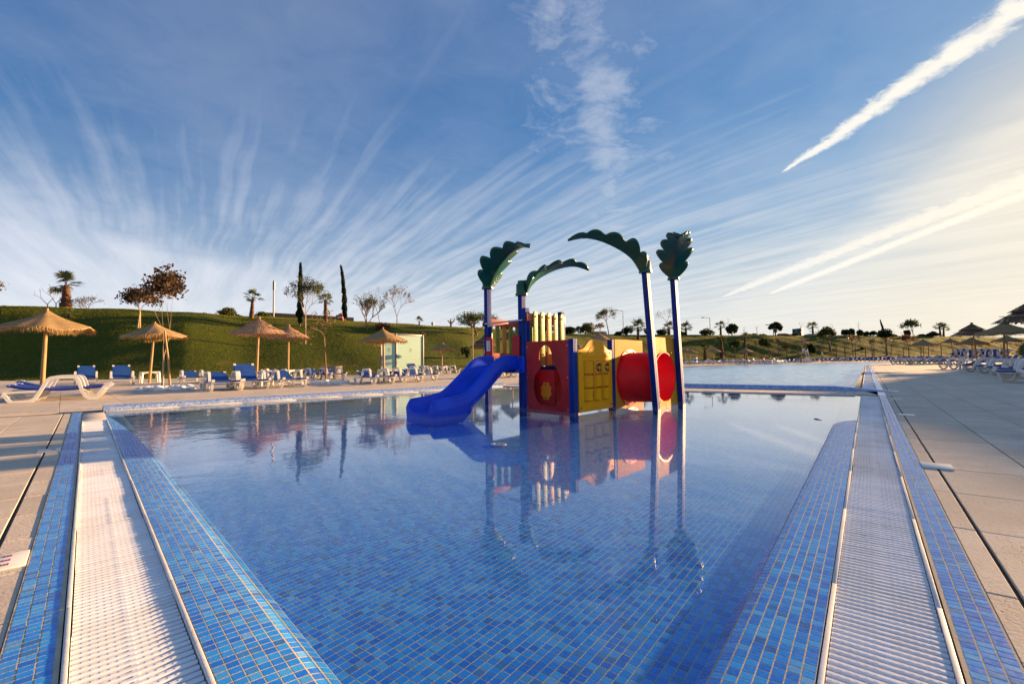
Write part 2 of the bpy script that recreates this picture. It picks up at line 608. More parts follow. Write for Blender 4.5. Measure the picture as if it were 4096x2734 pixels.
def slab_mat():
    m, t, out = new_mat('concrete_slab')
    geo = t.n('ShaderNodeNewGeometry')
    pos = geo.outputs['Position']
    rnd = t.math('FRACT', t.math('ADD', geo.outputs['Random Per Island'], t.n('ShaderNodeObjectInfo').outputs['Random']))
    base = t.mix(rnd, (0.58, 0.50, 0.375), (0.74, 0.64, 0.495))
    cl = t.noise(pos, 2.3, 5, 0.6)
    c = t.mix(t.smooth(cl, 0.3, 0.72), base, (0.50, 0.43, 0.33))
    fine = t.noise(pos, 140, 3, 0.7)
    c = t.mix(t.smooth(fine, 0.45, 0.70, 0.0, 0.5), c, (0.78, 0.70, 0.57))
    c = t.mix(t.smooth(t.noise(pos, 60, 4, 0.75), 0.30, 0.48, 0.55, 0.0), c, (0.30, 0.25, 0.185))
    # pits of the travertine-like concrete, thicker in some places
    vo = t.n('ShaderNodeTexVoronoi', feature='F1')
    mp = t.n('ShaderNodeMapping'); t.put(mp, 0, pos); t.put(mp, 3, (1.0, 1.0, 1.0))
    t.put(vo, 'Vector', mp.outputs[0]); t.put(vo, 'Scale', 75.0)
    size = t.smooth(t.noise(pos, 3.5, 4, 0.65), 0.36, 0.66, 0.04, 0.34)
    pit = t.smooth(vo.outputs['Distance'], t.math('MULTIPLY', size, 0.6), size, 1.0, 0.0)
    c = t.mix(t.math('MULTIPLY', pit, 0.75), c, (0.13, 0.10, 0.075))
    # limescale blooms
    st = t.smooth(t.noise(pos, 0.8, 5, 0.75), 0.58, 0.66)
    st = t.math('MULTIPLY', st, t.smooth(t.noise(pos, 22, 4, 0.7), 0.45, 0.6))
    c = t.mix(t.math('MULTIPLY', st, 0.8), c, (0.74, 0.70, 0.62))
    nrm = t.bump(t.math('SUBTRACT', t.noise(pos, 60, 4), pit), 0.45, 0.004)
    bsdf(t, out, c, 0.75, nrm, spec=0.35)
    return m


slab_mat()
mat('deck_base', (0.20, 0.17, 0.13), 0.9, 0.2, 3)
mat('far_paving', (0.46, 0.40, 0.32), 0.8, 0.1, 0.6)


def water_mat(name, tint, amp, scale, rough, streaky):
    m, t, out = new_mat(name)
    pos = t.n('ShaderNodeNewGeometry').outputs['Position']
    mp = t.n('ShaderNodeMapping'); t.put(mp, 0, pos); t.put(mp, 3, (1, 0.55 if streaky else 1, 1))
    n1 = t.noise(mp.outputs[0], scale, 3, 0.5, 0.3)
    n2 = t.noise(mp.outputs[0], scale * 3.7, 3, 0.5, 0.2)
    h = t.math('ADD', n1, t.math('MULTIPLY', n2, 0.28))
    if not streaky:
        x, y, z = t.sep(pos)
        # the water stirs on the left, by the overflow, and lies still on the right
        k = t.smooth(t.math('ADD', x, t.math('MULTIPLY_ADD', t.noise(pos, 0.5, 3), 3.0, -1.5)), -5.0, 0.5, 1.0, 0.06)
        h = t.math('MULTIPLY', h, k)
    nrm = t.bump(h, 1.0, amp)
    # Schlick reflectance, the same from above and from below the thin sheet
    dp = t.n('ShaderNodeVectorMath', operation='DOT_PRODUCT')
    t.put(dp, 0, nrm); t.put(dp, 1, t.n('ShaderNodeNewGeometry').outputs['Incoming'])
    one = t.math('SUBTRACT', 1.0, t.math('ABSOLUTE', dp.outputs['Value']), clamp=True)
    refl = t.math('MULTIPLY_ADD', t.math('POWER', one, 5.0), 0.98, 0.02)
    gl = t.n('ShaderNodeBsdfGlossy'); t.put(gl, 'Roughness', rough); t.put(gl, 'Normal', nrm); t.put(gl, 'Color', (1, 1, 1))
    tr = t.n('ShaderNodeBsdfTransparent'); t.put(tr, 'Color', tint)
    mx = t.n('ShaderNodeMixShader')
    t.put(mx, 0, refl); t.put(mx, 1, tr.outputs[0]); t.put(mx, 2, gl.outputs[0])
    t.t.links.new(mx.outputs[0], out.inputs[0])
    return m


water_mat('pool_water', (0.90, 0.985, 1.0), 0.0050, 2.6, 0.035, False)
water_mat('lagoon_water', (0.80, 0.96, 1.0), 0.13, 1.8, 0.20, True)
mat('lagoon_floor', (0.42, 0.72, 0.92), 0.6, 0.1, 0.5)
mat('black_gap', (0.05, 0.04, 0.03), 0.9, 0.1, 5)

# ------------------------------------------------------------------ ground, deck and pools
LAGOON = [(8.62, 11.55), FR.xy(61, -0.0), (62, 72), (56, 76), (49, 74), (38, 69), (20.3, 53.8), (10.5, 35.0), (1.6, 17.8), FB.xy(LB - 0.4, KERB_T + 0.3)]
outer_pool = [FR.xy(-0.36, GW + SW), FR.xy(LR + 0.30, GW + SW), FB.xy(LB, 0.31), FF.xy(LF, 0.31), FF.xy(-0.05, 0.31), FL.xy(LL + 0.3, GW + SW)]

ground = poly_sheet([[(-2500, -2500), (2500, -2500), (2500, 2500), (-2500, 2500)]], -1.2).build('ground', 'far_paving')
struct(ground)
deck = poly_sheet([[(-70, -14), (120, -14), (150, 135), (20, 135), (-4, 52), (-60, 40)], outer_pool, LAGOON], -0.014).build('deck', 'deck_base')
struct(deck)

# pool floor: single tiles near the camera, the same mosaic as a sheet further out
def floor_inside(p, m=0.0):
    s, t_ = FR.st(p)
    s2, t2 = FL.st(p)
    return t_ < -0.235 + m and t2 < -0.235 + m


floor = poly_sheet([[FR.xy(-0.5, 0.02), B, Cc, Lc, FL.xy(-0.5, 0.02)][1:4] + [A0]], FLOOR_Z - 0.004).build('pool_floor', 'mosaic_sheet')
struct(floor)
# a grout bed hides the printed mosaic where real tiles are laid
near_cells = []
for i in range(-12, 200):
    for j in range(-200, 10):
        p = FR.P((i + 0.5) * PITCH_T, (j + 0.5) * PITCH_T, FLOOR_Z)
        dd = math.hypot(p.x, p.y)
        if dd < 4.3 and floor_inside(p) and in_view(p, 200):
            near_cells.append((dd, i, j, p))
near_cells.sort(key=lambda c: c[0])


def tile_mesh(name, a, h=0.003, bev=0.0007):
    m_ = MB(); hw = a / 2
    vs = [(x * hw, y * hw, -0.003) for x, y in ((-1, -1), (1, -1), (1, 1), (-1, 1))]
    vs += [(x * hw, y * hw, h) for x, y in ((-1, -1), (1, -1), (1, 1), (-1, 1))]
    fs = [(4, 5, 6, 7)] + [(i, (i + 1) % 4, (i + 1) % 4 + 4, i + 4) for i in range(4)]
    m_.add(vs, fs)
    return m_


TILE_A = PITCH_T * 0.87
tile_me = tile_mesh('tile', TILE_A).mesh('tile', 'mosaic_tile')
tile_src = tile_mesh('tile', TILE_A)
tile_pale = tile_mesh('tile', TILE_A).mesh('tile', 'mosaic_pale')


def lay_tiles(cells, parent, field_name, limit=300, mt='mosaic_tile'):
    """cells: (distance, matrix). The nearest ones are objects of their own, the rest one field."""
    cells = sorted(cells, key=lambda c: c[0])
    seen = [c for c in cells if in_view(c[1].to_translation(), 0)]
    rest = [c for c in cells if not in_view(c[1].to_translation(), 0)] + seen[limit:]
    for dd, M_ in seen[:limit]:
        o = link('tile', tile_me if mt == 'mosaic_tile' else tile_pale, parent); o.matrix_world = M_
    fld = MB()
    for dd, M_ in rest:
        fld.add([M_ @ Vector(p) for p in tile_src.v], tile_src.f)
    if rest:
        stuff(fld.build(field_name, mt, parent))


def frame_M(fr, s, t_, z, tilt=0.0):
    R_ = Matrix.Rotation(fr.rz, 4, 'Z')
    if tilt:
        R_ = R_ @ Matrix.Rotation(tilt, 4, 'X')
    return Matrix.Translation(fr.P(s, t_, z)) @ R_


lay_tiles([(c[0], frame_M(FR, (c[1] + 0.5) * PITCH_T, (c[2] + 0.5) * PITCH_T, FLOOR_Z + rng.uniform(-0.0001, 0.0003))) for c in near_cells], floor, 'tile_field')
bed = MB()
for dd, i, j, p in near_cells:
    vs = [FR.P((i + a) * PITCH_T, (j + b) * PITCH_T, FLOOR_Z + 0.0027) for a, b in ((0, 0), (1, 0), (1, 1), (0, 1))]
    bed.add(vs, [(0, 3, 2, 1)])
stuff(bed.build('grout_bed', 'grout', floor))

# the tiled edge bands that slope from the gutter into the water
def band_z(s, t_, right):
    # t_ runs from 0 at the gutter to negative over the water; further out the band dips under
    k = max(0.0, min(1.0, (s - (6.5 if right else 5.5)) / (0.7 if right else 5.0)))
    z0 = 0.003 - 0.020 * k
    fall = (0.010 if right else 0.016) + 0.012 * k
    u = -t_ / 0.235
    z = z0 - fall * u * u
    if u > 0.86:
        z -= (u - 0.86) * 0.10
    return z


def edge_band(fr, length, right, name):
    n_t = 8
    base = MB(); cells = []
    ns = int(length / PITCH_T)
    rows = []; wl_ = []
    for i in range(ns + 1):
        s = -0.40 + i * PITCH_T
        for j in range(n_t + 1):
            rows.append(fr.P(s, -j * PITCH_T, band_z(s, -j * PITCH_T, right) + 0.0026))
        wl_.append(fr.P(s, -n_t * PITCH_T, band_z(s, -n_t * PITCH_T, right) + 0.001))
        wl_.append(fr.P(s, -(n_t + 0.25) * PITCH_T, FLOOR_Z - 0.006))
    st_ = n_t + 1
    fs = [(i * st_ + j, i * st_ + j + 1, (i + 1) * st_ + j + 1, (i + 1) * st_ + j) for i in range(ns) for j in range(st_ - 1)]
    base.add(rows, fs)
    b = base.build(name, 'grout', fix=True)
    struct(b)
    MB().add(wl_, [(2 * i, 2 * i + 1, 2 * i + 3, 2 * i + 2) for i in range(ns)]).build('tiled_wall', 'mosaic_sheet', b, fix=True)
    R0 = Matrix.Rotation(fr.rz, 4, 'Z')
    for i in range(ns):
        s = -0.40 + (i + 0.5) * PITCH_T
        for j in range(n_t):
            t_ = -(j + 0.5) * PITCH_T
            z = (band_z(s, t_ - PITCH_T / 2, right) + band_z(s, t_ + PITCH_T / 2, right)) / 2
            sl = math.atan2(band_z(s, t_ + 0.01, right) - band_z(s, t_ - 0.01, right), 0.02) * (-1 if right else 1)
            p = fr.P(s, t_, z)
            if math.hypot(p.x, p.y) > 11.5:
                continue
            cells.append((math.hypot(p.x, p.y), Matrix.Translation(p) @ R0 @ Matrix.Rotation(sl, 4, 'X')))
    lay_tiles(cells, b, 'tile_field')
    return b


edge_band(FR, LR + 0.4, True, 'pool_edge_right')
edge_band(FL, LL + 0.4, False, 'pool_edge_left')


# mosaic strips between gutter and deck
def tile_strip(fr, length, name):
    base = MB()
    vs = [fr.P(-0.4, GW + 0.002, 0.0026), fr.P(length, GW + 0.002, 0.0026), fr.P(length, GW + SW, 0.0026), fr.P(-0.4, GW + SW, 0.0026)]
    base.add(vs, [(0, 1, 2, 3) if fr.side < 0 else (0, 3, 2, 1)])
    b = base.build(name, 'grout'); struct(b)
    cells = []
    for i in range(int((length + 0.4) / PITCH_T)):
        for j in range(3):
            s, t_ = -0.4 + (i + 0.5) * PITCH_T, GW + 0.012 + (j + 0.5) * 0.0365
            M_ = frame_M(fr, s, t_, rng.uniform(-0.0001, 0.0004)) @ Matrix.Diagonal((1, 0.0365 / PITCH_T, 1, 1))
            cells.append((M_.to_translation().length, M_))
    lay_tiles(cells, b, 'tile_field')


mat('cover_stone', (0.56, 0.52, 0.45), 0.7, 0.12, 7, 0.2, 90)
tile_strip(FR, LR + 0.3, 'tile_strip_right')
tile_strip(FL, LL + 0.3, 'tile_strip_left')


# overflow gutters with their slotted grates
def grate(fr, s0, s1, label, bar_pitch=0.030, single=True, group='overflow grates round the paddling pool', right=True):
    root = thing('overflow_grate', label, 'grate', fr.P(s0, GW / 2, 0), 0, group)
    inv = Matrix.Translation(-root.location)

    def part(m_, name, mt, **k):
        o = m_.build(name, mt, root, **k); o.matrix_parent_inverse = inv
        return o
    rz = Matrix.Rotation(fr.rz, 3, 'Z')
    tr = MB()
    L_ = s1 - s0
    tr.box(fr.P((s0 + s1) / 2, GW / 2, -0.075), (L_, GW, 0.01), rz)
    tr.box(fr.P((s0 + s1) / 2, 0.004, -0.04), (L_, 0.006, 0.075), rz)
    tr.box(fr.P((s0 + s1) / 2, GW - 0.004, -0.04), (L_, 0.006, 0.075), rz)
    part(tr, 'trough', 'trough')
    for k, t_ in enumerate((0.008, GW - 0.009)):
        rl = MB()
        n_ = max(2, int(L_ / 1.0))
        for i in range(n_):
            a, b_ = s0 + L_ * i / n_, s0 + L_ * (i + 1) / n_ - 0.004
            rl.box(fr.P((a + b_) / 2, t_ + rng.uniform(-0.0015, 0.0015), 0.0), (b_ - a, 0.013, 0.016), rz)
        part(rl, 'side_rail', 'rail_white', bevel=0.002)
    sp = MB()
    sp.box(fr.P((s0 + s1) / 2, GW / 2, -0.012), (L_, 0.012, 0.018), rz)
    part(sp, 'spine', 'grate_white')
    # one bar: a rounded lath with small grip ribs on top
    w_, lg = bar_pitch * 0.64, GW - 0.036
    bar = MB()
    prof = [(-w_ / 2, -0.018), (-w_ / 2, -0.004), (-w_ / 3.2, 0.0), (w_ / 3.2, 0.0), (w_ / 2, -0.004), (w_ / 2, -0.018)]
    n_ = len(prof)
    bar.add([(x, y, z) for y in (-lg / 2, lg / 2) for x, z in prof], [(i, i + n_, (i + 1) % n_ + n_, (i + 1) % n_) for i in range(n_)] + [tuple(range(n_)), tuple(reversed(range(n_, 2 * n_)))])
    plain = MB(); plain.v = list(bar.v); plain.f = list(bar.f)
    for k in range(14):
        y = -lg / 2 + (k + 0.5) * lg / 14
        if abs(y) < 0.02:
            continue
        bar.box((0, y, 0.0002), (w_ * 0.42, lg / 14 * 0.45, 0.0007))
    bar_me = bar.mesh('bar', 'grate_white')
    cnt = int(L_ / bar_pitch)
    cells = []
    for i in range(cnt):
        s = s0 + (i + 0.5) * bar_pitch
        q = int((s - s0) / 0.62)              # the grate comes in short lengths, none quite in line
        rq = random.Random(q * 7 + int(fr.az * 100))
        s += rq.uniform(0.0, 0.006) - 0.003
        M_ = frame_M(fr, s, GW / 2 + rq.uniform(-0.002, 0.002), rng.uniform(-0.0006, 0.0006) + rq.uniform(-0.0018, 0.0012)) @ Matrix.Rotation(rq.uniform(-0.004, 0.004), 4, 'X')
        cells.append((M_.to_translation().length, M_))
    cells.sort(key=lambda c: c[0])
    seen = [c for c in cells if in_view(c[1].to_translation(), 100)] if single else []
    rest = seen[300:] + [c for c in cells if c not in seen] if single else cells
    for dd, M_ in seen[:300]:
        o = link('bar', bar_me, root); o.matrix_world = inv @ M_
        o.matrix_parent_inverse = Matrix.Identity(4)
    fl = MB()
    for dd, M_ in rest:
        fl.add([M_ @ Vector(p) for p in plain.v], plain.f)
    if rest:
        stuff(part(fl, 'bar_field', 'grate_white'))
    return root


grate(FR, -0.3, LR, 'white slotted overflow grate along the right edge of the paddling pool')
gl_ = grate(FL, -0.1, LL - 1.55, 'white slotted overflow grate along the left edge of the paddling pool')
grate(FF, 0.02, LF, 'far left overflow grate, a thin white line below the loungers', 0.05, False)
grate(FB, 0.1, LB, 'far overflow grate before the strip of slabs', 0.05, False)
grate(FR, 14.15, 60.5, 'white gutter running on along the right edge of the large pool', 0.08, False)
for t_a, t_b, s_a, mt_, nm_ in ((GW + 0.002, GW + SW, LR + 0.3, 'mosaic_pale', 'lagoon_strip'),):
    struct(MB().add([FR.P(s_a, t_a, 0.001), FR.P(60.5, t_a, 0.001), FR.P(60.5, t_b, 0.001), FR.P(s_a, t_b, 0.001)], [(0, 3, 2, 1)]).build(nm_, mt_))
struct(poly_sheet([[FR.xy(LR + 0.30, GW + 0.001), FR.xy(14.15, GW + 0.001), FR.xy(14.15, -0.02), FB.xy(-0.10, KERB_T + 0.24), FB.xy(-0.60, KERB_T + 0.0), FB.xy(-0.30, 0.32)]], 0.0005).build('lagoon_corner', 'cover_stone'))
# plain stone covers close the end of the left gutter
for k in range(2):
    a = LL - 1.53 + k * 0.74
    cv = MB().box((0, 0, 0), (0.73, GW - 0.01, 0.02)).build('gutter_cover', 'cover_stone', bevel=0.003)
    cv.location = FL.P(a + 0.36, GW / 2, -0.004); cv.rotation_euler = (0, 0, FL.rz)
    tag(cv, ('plain stone gutter cover next to the white grate bars', 'plain stone gutter cover in the far left pool corner')[k], 'gutter cover')

# water
wl = [FR.xy(-0.2, -0.005), B, Cc, Lc, FL.xy(-0.2, -0.005)]
water = poly_sheet([[A0] + [FR.xy(LR, 0.03), Cc, FL.xy(LL, 0.03)]], WATER_Z).build('water', 'pool_water')
struct(water)
LZ = -0.055


def inside(p, lp):
    x, y = p[0], p[1]; c = False; n_ = len(lp)
    for i in range(n_):
        x1, y1 = lp[i]; x2, y2 = lp[(i + 1) % n_]
        if (y1 > y) != (y2 > y) and x < (x2 - x1) * (y - y1) / (y2 - y1) + x1:
            c = not c
    return c


lgm = MB(); vid = {}
CELL = 0.40


def lag_v(i, j):
    if (i, j) not in vid:
        x, y = i * CELL - 2, j * CELL + 10
        f = min(1.0, max(0.15, (y - 11) / 14))
        z = LZ + 2.0 * f * (0.011 * math.sin(1.9 * y + 0.35 * x + 1.3 * math.sin(0.31 * x)) + 0.008 * math.sin(3.1 * y - 0.9 * x + 2.0 * math.sin(0.22 * y)) + 0.006 * math.sin(2.3 * x + 4.4 * y))
        vid[(i, j)] = len(lgm.v); lgm.v.append((x, y, z))
    return vid[(i, j)]


for i in range(0, 165):
    for j in range(0, 168):
        c_ = ((i + 0.5) * CELL - 2, (j + 0.5) * CELL + 10)
        if any(inside((c_[0] + dx, c_[1] + dy), LAGOON) for dx in (-0.35, 0, 0.35) for dy in (-0.35, 0, 0.35)) and FB.st(c_)[1] > KERB_T + 0.15:
            lgm.f.append((lag_v(i, j), lag_v(i + 1, j), lag_v(i + 1, j + 1), lag_v(i, j + 1)))
lag = lgm.build('lagoon_water', 'lagoon_water', smooth=180); struct(lag)
lagf = poly_sheet([LAGOON], -0.45).build('lagoon_floor', 'lagoon_floor'); struct(lagf)


# tiled kerbs at the far sides
def kerb(fr, s0, s1, t0, h, taper_start, name, ramp=0.14, top=0.10, back=0.0):
    n_ = 24; vs = []
    for i in range(n_ + 1):
        s = s0 + (s1 - s0) * i / n_
        k = min(1.0, (s - s0) / taper_start + 0.02) if taper_start else 1.0
        hh = h * k
        for t_, z in ((t0, -0.02), (t0, 0.003), (t0 + ramp * 0.35, hh * 0.72), (t0 + ramp, hh), (t0 + ramp + top, hh), (t0 + ramp + top + 0.05, back)):
            vs.append(fr.P(s, t_, z))
    m_ = 6
    b = MB().add(vs, [(i * m_ + j, i * m_ + j + 1, (i + 1) * m_ + j + 1, (i + 1) * m_ + j) for i in range(n_) for j in range(m_ - 1)]).build(name, 'grout', fix=True)
    struct(b)
    fld = []
    for i in range(int((s1 - s0) / PITCH_T)):
        s = s0 + (i + 0.5) * PITCH_T
        k = min(1.0, (s - s0) / taper_start + 0.02) if taper_start else 1.0
        pts = [(t0, 0.003), (t0 + ramp * 0.35, h * k * 0.72), (t0 + ramp, h * k), (t0 + ramp + top, h * k)]
        for (ta, za), (tb, zb) in zip(pts[:-1], pts[1:]):
            ln = math.hypot(tb - ta, zb - za); n2 = max(1, int(round(ln / PITCH_T)))
            tilt = math.atan2(zb - za, tb - ta) * (-1 if fr.side > 0 else 1)
            for q in range(n2):
                u = (q + 0.5) / n2
                p = fr.P(s, ta + (tb - ta) * u, za + (zb - za) * u + 0.0015)
                fld.append((p.length, Matrix.Translation(p) @ Matrix.Rotation(fr.rz, 4, 'Z') @ Matrix.Rotation(tilt, 4, 'X')))
    lay_tiles(fld, b, 'tile_field', mt='mosaic_pale')


kerb(FF, 0.0, LF + 0.4, 0.315, 0.085, 0, 'pool_kerb_far', back=0.0)
kerb(FB, -0.75, LB + 0.5, KERB_T, 0.10, 1.2, 'lagoon_kerb', ramp=0.16, top=0.06, back=-0.1)

# ------------------------------------------------------------------ deck slabs
def slab_mesh(l, w_, h=0.012):
    b = 0.003
    m_ = MB(); hl, hw = l / 2, w_ / 2
    lv = [(hl, hw, -0.012), (hl, hw, -b), (hl - b, hw - b, 0.0)]
    vs = [(x * a, y * c, z) for a, c, z in lv for x, y in ((-1, -1), (1, -1), (1, 1), (-1, 1))]
    fs = [(8, 9, 10, 11)]
    for i in range(4):
        j = (i + 1) % 4
        fs += [(i, j, j + 4, i + 4), (i + 4, j + 4, j + 8, i + 8)]
    return m_.add(vs, fs)


def slab_field(fr, rows, s_rng, length, ok, name, stagger=0.0, limit=140):
    cells = []
    for ri, (t_a, t_b) in enumerate(rows):
        s = s_rng[0] + (ri % 2) * stagger
        while s < s_rng[1]:
            cs, ct = s + length / 2, (t_a + t_b) / 2
            if ok(cs, ct, length, t_b - t_a):
                cells.append((fr.P(cs, ct).length, cs, ct, t_b - t_a))
            s += length
    cells.sort()
    meshes = {}
    seen = [c for c in cells if in_view(fr.P(c[1], c[2]), 250)]
    keep = set(seen[:limit])
    fld = MB()
    for c in cells:
        dd, cs, ct, w_ = c
        wk = round(w_, 3)
        if wk not in meshes:
            mb = slab_mesh(length - 0.007, w_ - 0.007)
            meshes[wk] = (mb, mb.mesh('slab', 'concrete_slab'))
        jit = 0.0012
        M_ = Matrix.Translation(fr.P(cs, ct, rng.uniform(-jit, jit))) @ Matrix.Rotation(fr.rz + rng.uniform(-0.0012, 0.0012), 4, 'Z')
        if c in keep:
            o = link('slab', meshes[wk][1], deck); o.matrix_world = M_
        else:
            mb = meshes[wk][0]
            fld.add([M_ @ Vector(p) for p in mb.v], mb.f)
    stuff(fld.build(name, 'concrete_slab', deck))


T0 = GW + SW - 0.002
rows_r = [(T0, 0.4965)] + [(0.5035 + 0.484 * k, 0.5035 + 0.484 * (k + 1)) for k in range(60)]


def ok_right(s, t_, l, w_):
    p = FR.P(s, t_)
    if s > 60 or p.y < -3:
        return False
    return not inside(p, LAGOON)


slab_field(FR, rows_r, (-3.3, 62), 0.75, ok_right, 'slab_field', 0.0, 140)


def ok_left(s, t_, l, w_):
    p = FL.P(s, t_)
    if p.y < -3 or t_ > 26 or s > 40:
        return False
    sf, tf = FF.st(p)
    return tf < 0.0 or sf < -1.0 - 1e9


slab_field(FL, [(T0, 0.5255)] + [(0.5345 + 0.484 * k, 0.5345 + 0.484 * (k + 1)) for k in range(54)], (-3.0, 14), 0.5, lambda s, t_, l, w_: ok_left(s, t_, l, w_) and FF.st(FL.P(s, t_))[1] < 0.56, 'slab_field', 0.0, 100)
KT = 0.315 + 0.24 + 0.05


def ok_far(s, t_, l, w_):
    p = FF.P(s, t_)
    if inside(p, LAGOON) or FB.st(p)[1] < 0.0 and False:
        return False
    sb, tb = FB.st(p)
    if s > LF - 0.2 and tb < KERB_T + 0.2 and sb < LB + 0.3:
        return False
    return -22 < s < 36 and p.y < 60


rows_f = [(KT, KT + 0.62), (KT + 0.635, KT + 1.6)] + [(KT + 1.6 + 0.98 * k, KT + 1.6 + 0.98 * (k + 1)) for k in range(34)]
slab_field(FF, rows_f, (-22, 36), 1.02, ok_far, 'slab_field', 0.0, 60)
slab_field(FB, [(0.31, 0.31 + 0.60), (0.92, KERB_T - 0.01)], (-0.55, LB + 0.2), 0.82, lambda s, t_, l, w_: True, 'slab_field', 0.0, 0)
far_deck = poly_sheet([[FR.xy(61, 0.0), (62, 72), (56, 76), (49, 74), (38, 69), (20.3, 53.8), (10.5, 35), (4, 40), (-3, 51), (21, 134), (149, 134), (119, 30), FR.xy(61, 29)]], -0.003).build('far_paving', 'far_paving')
struct(far_deck)
# expansion joints: dark filler in the wide gap beside both gutters
for fr, t_, s1, nm in ((FR, 0.500, 60, 'joint_right'), (FL, 0.530, 12, 'joint_left')):
    j = MB().add([fr.P(-3, t_ - 0.008, -0.009), fr.P(s1, t_ - 0.008, -0.009), fr.P(s1, t_ + 0.008, -0.009), fr.P(-3, t_ + 0.008, -0.009)], [(0, 1, 2, 3)]).build('expansion_joint', 'black_gap', deck)
# slot drain, a dotted dark line across the far paving
sd = MB()
for i in range(200):
    sd.box(FF.P(-12 + i * 0.16, KT + 0.6275, -0.003), (0.075, 0.018, 0.008), Matrix.Rotation(FF.rz, 3, 'Z'))
stuff(sd.build('slot_drain', 'black_gap', deck))

# ------------------------------------------------------------------ the grass bank round the pools
HX = np.array([-9000, -3000, -1200, 0, 746, 966, 1380, 1700, 1860, 2100, 2268, 2500, 2860, 3400, 3750, 4096, 4250, 4340, 4440, 4960, 6000, 9000, 14000], float)  # beyond the right view edge: unseen bank added to shade the right deck
HF = np.array([14, 24, 28, 30, 30, 31, 33, 33, 35, 44, 62, 84, 97, 100, 108, 118, 112, 45, 20, 14, 11, 6.5, 4], float)
HC = np.array([24, 36, 39, 41, 48, 53, 60, 70, 74, 88, 102, 116, 130, 142, 152, 160, 150, 66, 31, 24.5, 18, 10.5, 6.5], float)
CREST = np.array([1222 - 40, 1222 - 25, 1216, 1222, 1249, 1265, 1282, 1302.6, 1309, 1324, 1335, 1338, 1340, 1342, 1344.6, 1351, 1348, 1260, 1082, 990, 832, 430, -180], float)


def hill_cols(c):
    yf = np.interp(c, HX, HF); yc = np.interp(c, HX, HC)
    cr = np.interp(c, HX, CREST); hor = CY + 80 - (c.clip(-200, 4300) - CX) * 0.0133
    return yf, yc, EYE + (hor - cr) / FPX * yc


def bumps(x, y):
    return 0.10 * np.sin(x * 0.31 + 1.3) * np.cos(y * 0.27) + 0.05 * np.sin(x * 0.83 + y * 0.6) + 0.03 * np.sin(x * 1.9 - y * 1.4)


def hill_z(x, y):
    x = np.asarray(x, float); y = np.asarray(y, float)
    c = CX + FPX * x / np.maximum(y, 0.5)
    yf, yc, hc = hill_cols(c)
    s = (y - yf) / (yc - yf)
    sc = np.clip(s, 0, 1)
    prof = 0.62 * (sc - 0.10 * np.sin(2 * math.pi * sc)) + 0.38 * (3 * sc ** 2 - 2 * sc ** 3)
    z = hc * prof + bumps(x, y) * np.minimum(1, sc * 4) * np.clip((1.15 - s) * 4, 0.2, 1)
    z = np.where(s > 1, z - (s - 1) * 0.9, z)
    return np.where(s < 0, s * 0.6 - 0.01, z)


def bank_point(px, py, push=0.03):
    """Where the sight line meets the bank; past the crest it stands just behind it."""
    d = ray(px, py)
    c = CX + FPX * d.x / d.y
    yf, yc, hc = hill_cols(np.array([c])); yf, yc = float(yf[0]), float(yc[0])
    for Yd in np.arange(yf, yc, 0.2):
        p = Vector((0, 0, EYE)) + d * (Yd / d.y)
        if p.z <= float(hill_z(p.x, p.y)):
            return Vector((p.x, p.y, float(hill_z(p.x, p.y)) - 0.03))
    Yd = yc * (1.0 + push)
    return Vector((d.x / d.y * Yd, Yd, float(hill_z(d.x / d.y * Yd, Yd)) - 0.03))


cols = np.concatenate([np.linspace(-9000, -1200, 40)[:-1], np.linspace(-1200, 5200, 300), np.linspace(5200, 14000, 70)[1:]])
ss = np.concatenate([np.linspace(-0.06, 1.25, 64), np.linspace(1.5, 6, 8)])
yf, yc, hc = hill_cols(cols)
Yg = yf[:, None] + (yc - yf)[:, None] * ss[None, :]
Xg = (cols[:, None] - CX) / FPX * Yg
Zg = hill_z(Xg, Yg)
Zg[:, -1] = -1.3
nc, ns_ = Xg.shape
hv = np.stack([Xg, Yg, Zg], -1).reshape(-1, 3)
hf = [(i * ns_ + j, (i + 1) * ns_ + j, (i + 1) * ns_ + j + 1, i * ns_ + j + 1) for i in range(nc - 1) for j in range(ns_ - 1)]


def grass_mat():
    m, t, out = new_mat('lawn')
    pos = t.n('ShaderNodeNewGeometry').outputs['Position']
    a = t.noise(pos, 0.22, 5, 0.6); b = t.noise(pos, 1.7, 6, 0.7); f = t.noise(pos, 14, 5, 0.75)
    c = t.mix(t.smooth(a, 0.35, 0.68), (0.050, 0.082, 0.004), (0.080, 0.100, 0.006))
    c = t.mix(t.smooth(b, 0.46, 0.72, 0, 0.8), c, (0.145, 0.125, 0.014))
    c = t.mix(t.smooth(f, 0.40, 0.62, 0.75, 0.0), c, (0.020, 0.034, 0.003))
    x, y, z = t.sep(pos)
    bare = t.math('MULTIPLY', t.smooth(t.noise(pos, 0.55, 5, 0.7), 0.57, 0.66), t.smooth(z, 0.5, 1.6, 1.0, 0.0))
    c = t.mix(t.math('MULTIPLY', bare, t.smooth(f, 0.35, 0.6)), c, (0.26, 0.14, 0.075))
    nrm = t.bump(t.math('ADD', f, t.math('MULTIPLY', b, 1.5)), 0.6, 0.05)
    bsdf(t, out, c, 0.9, nrm, spec=0.15)
    return m


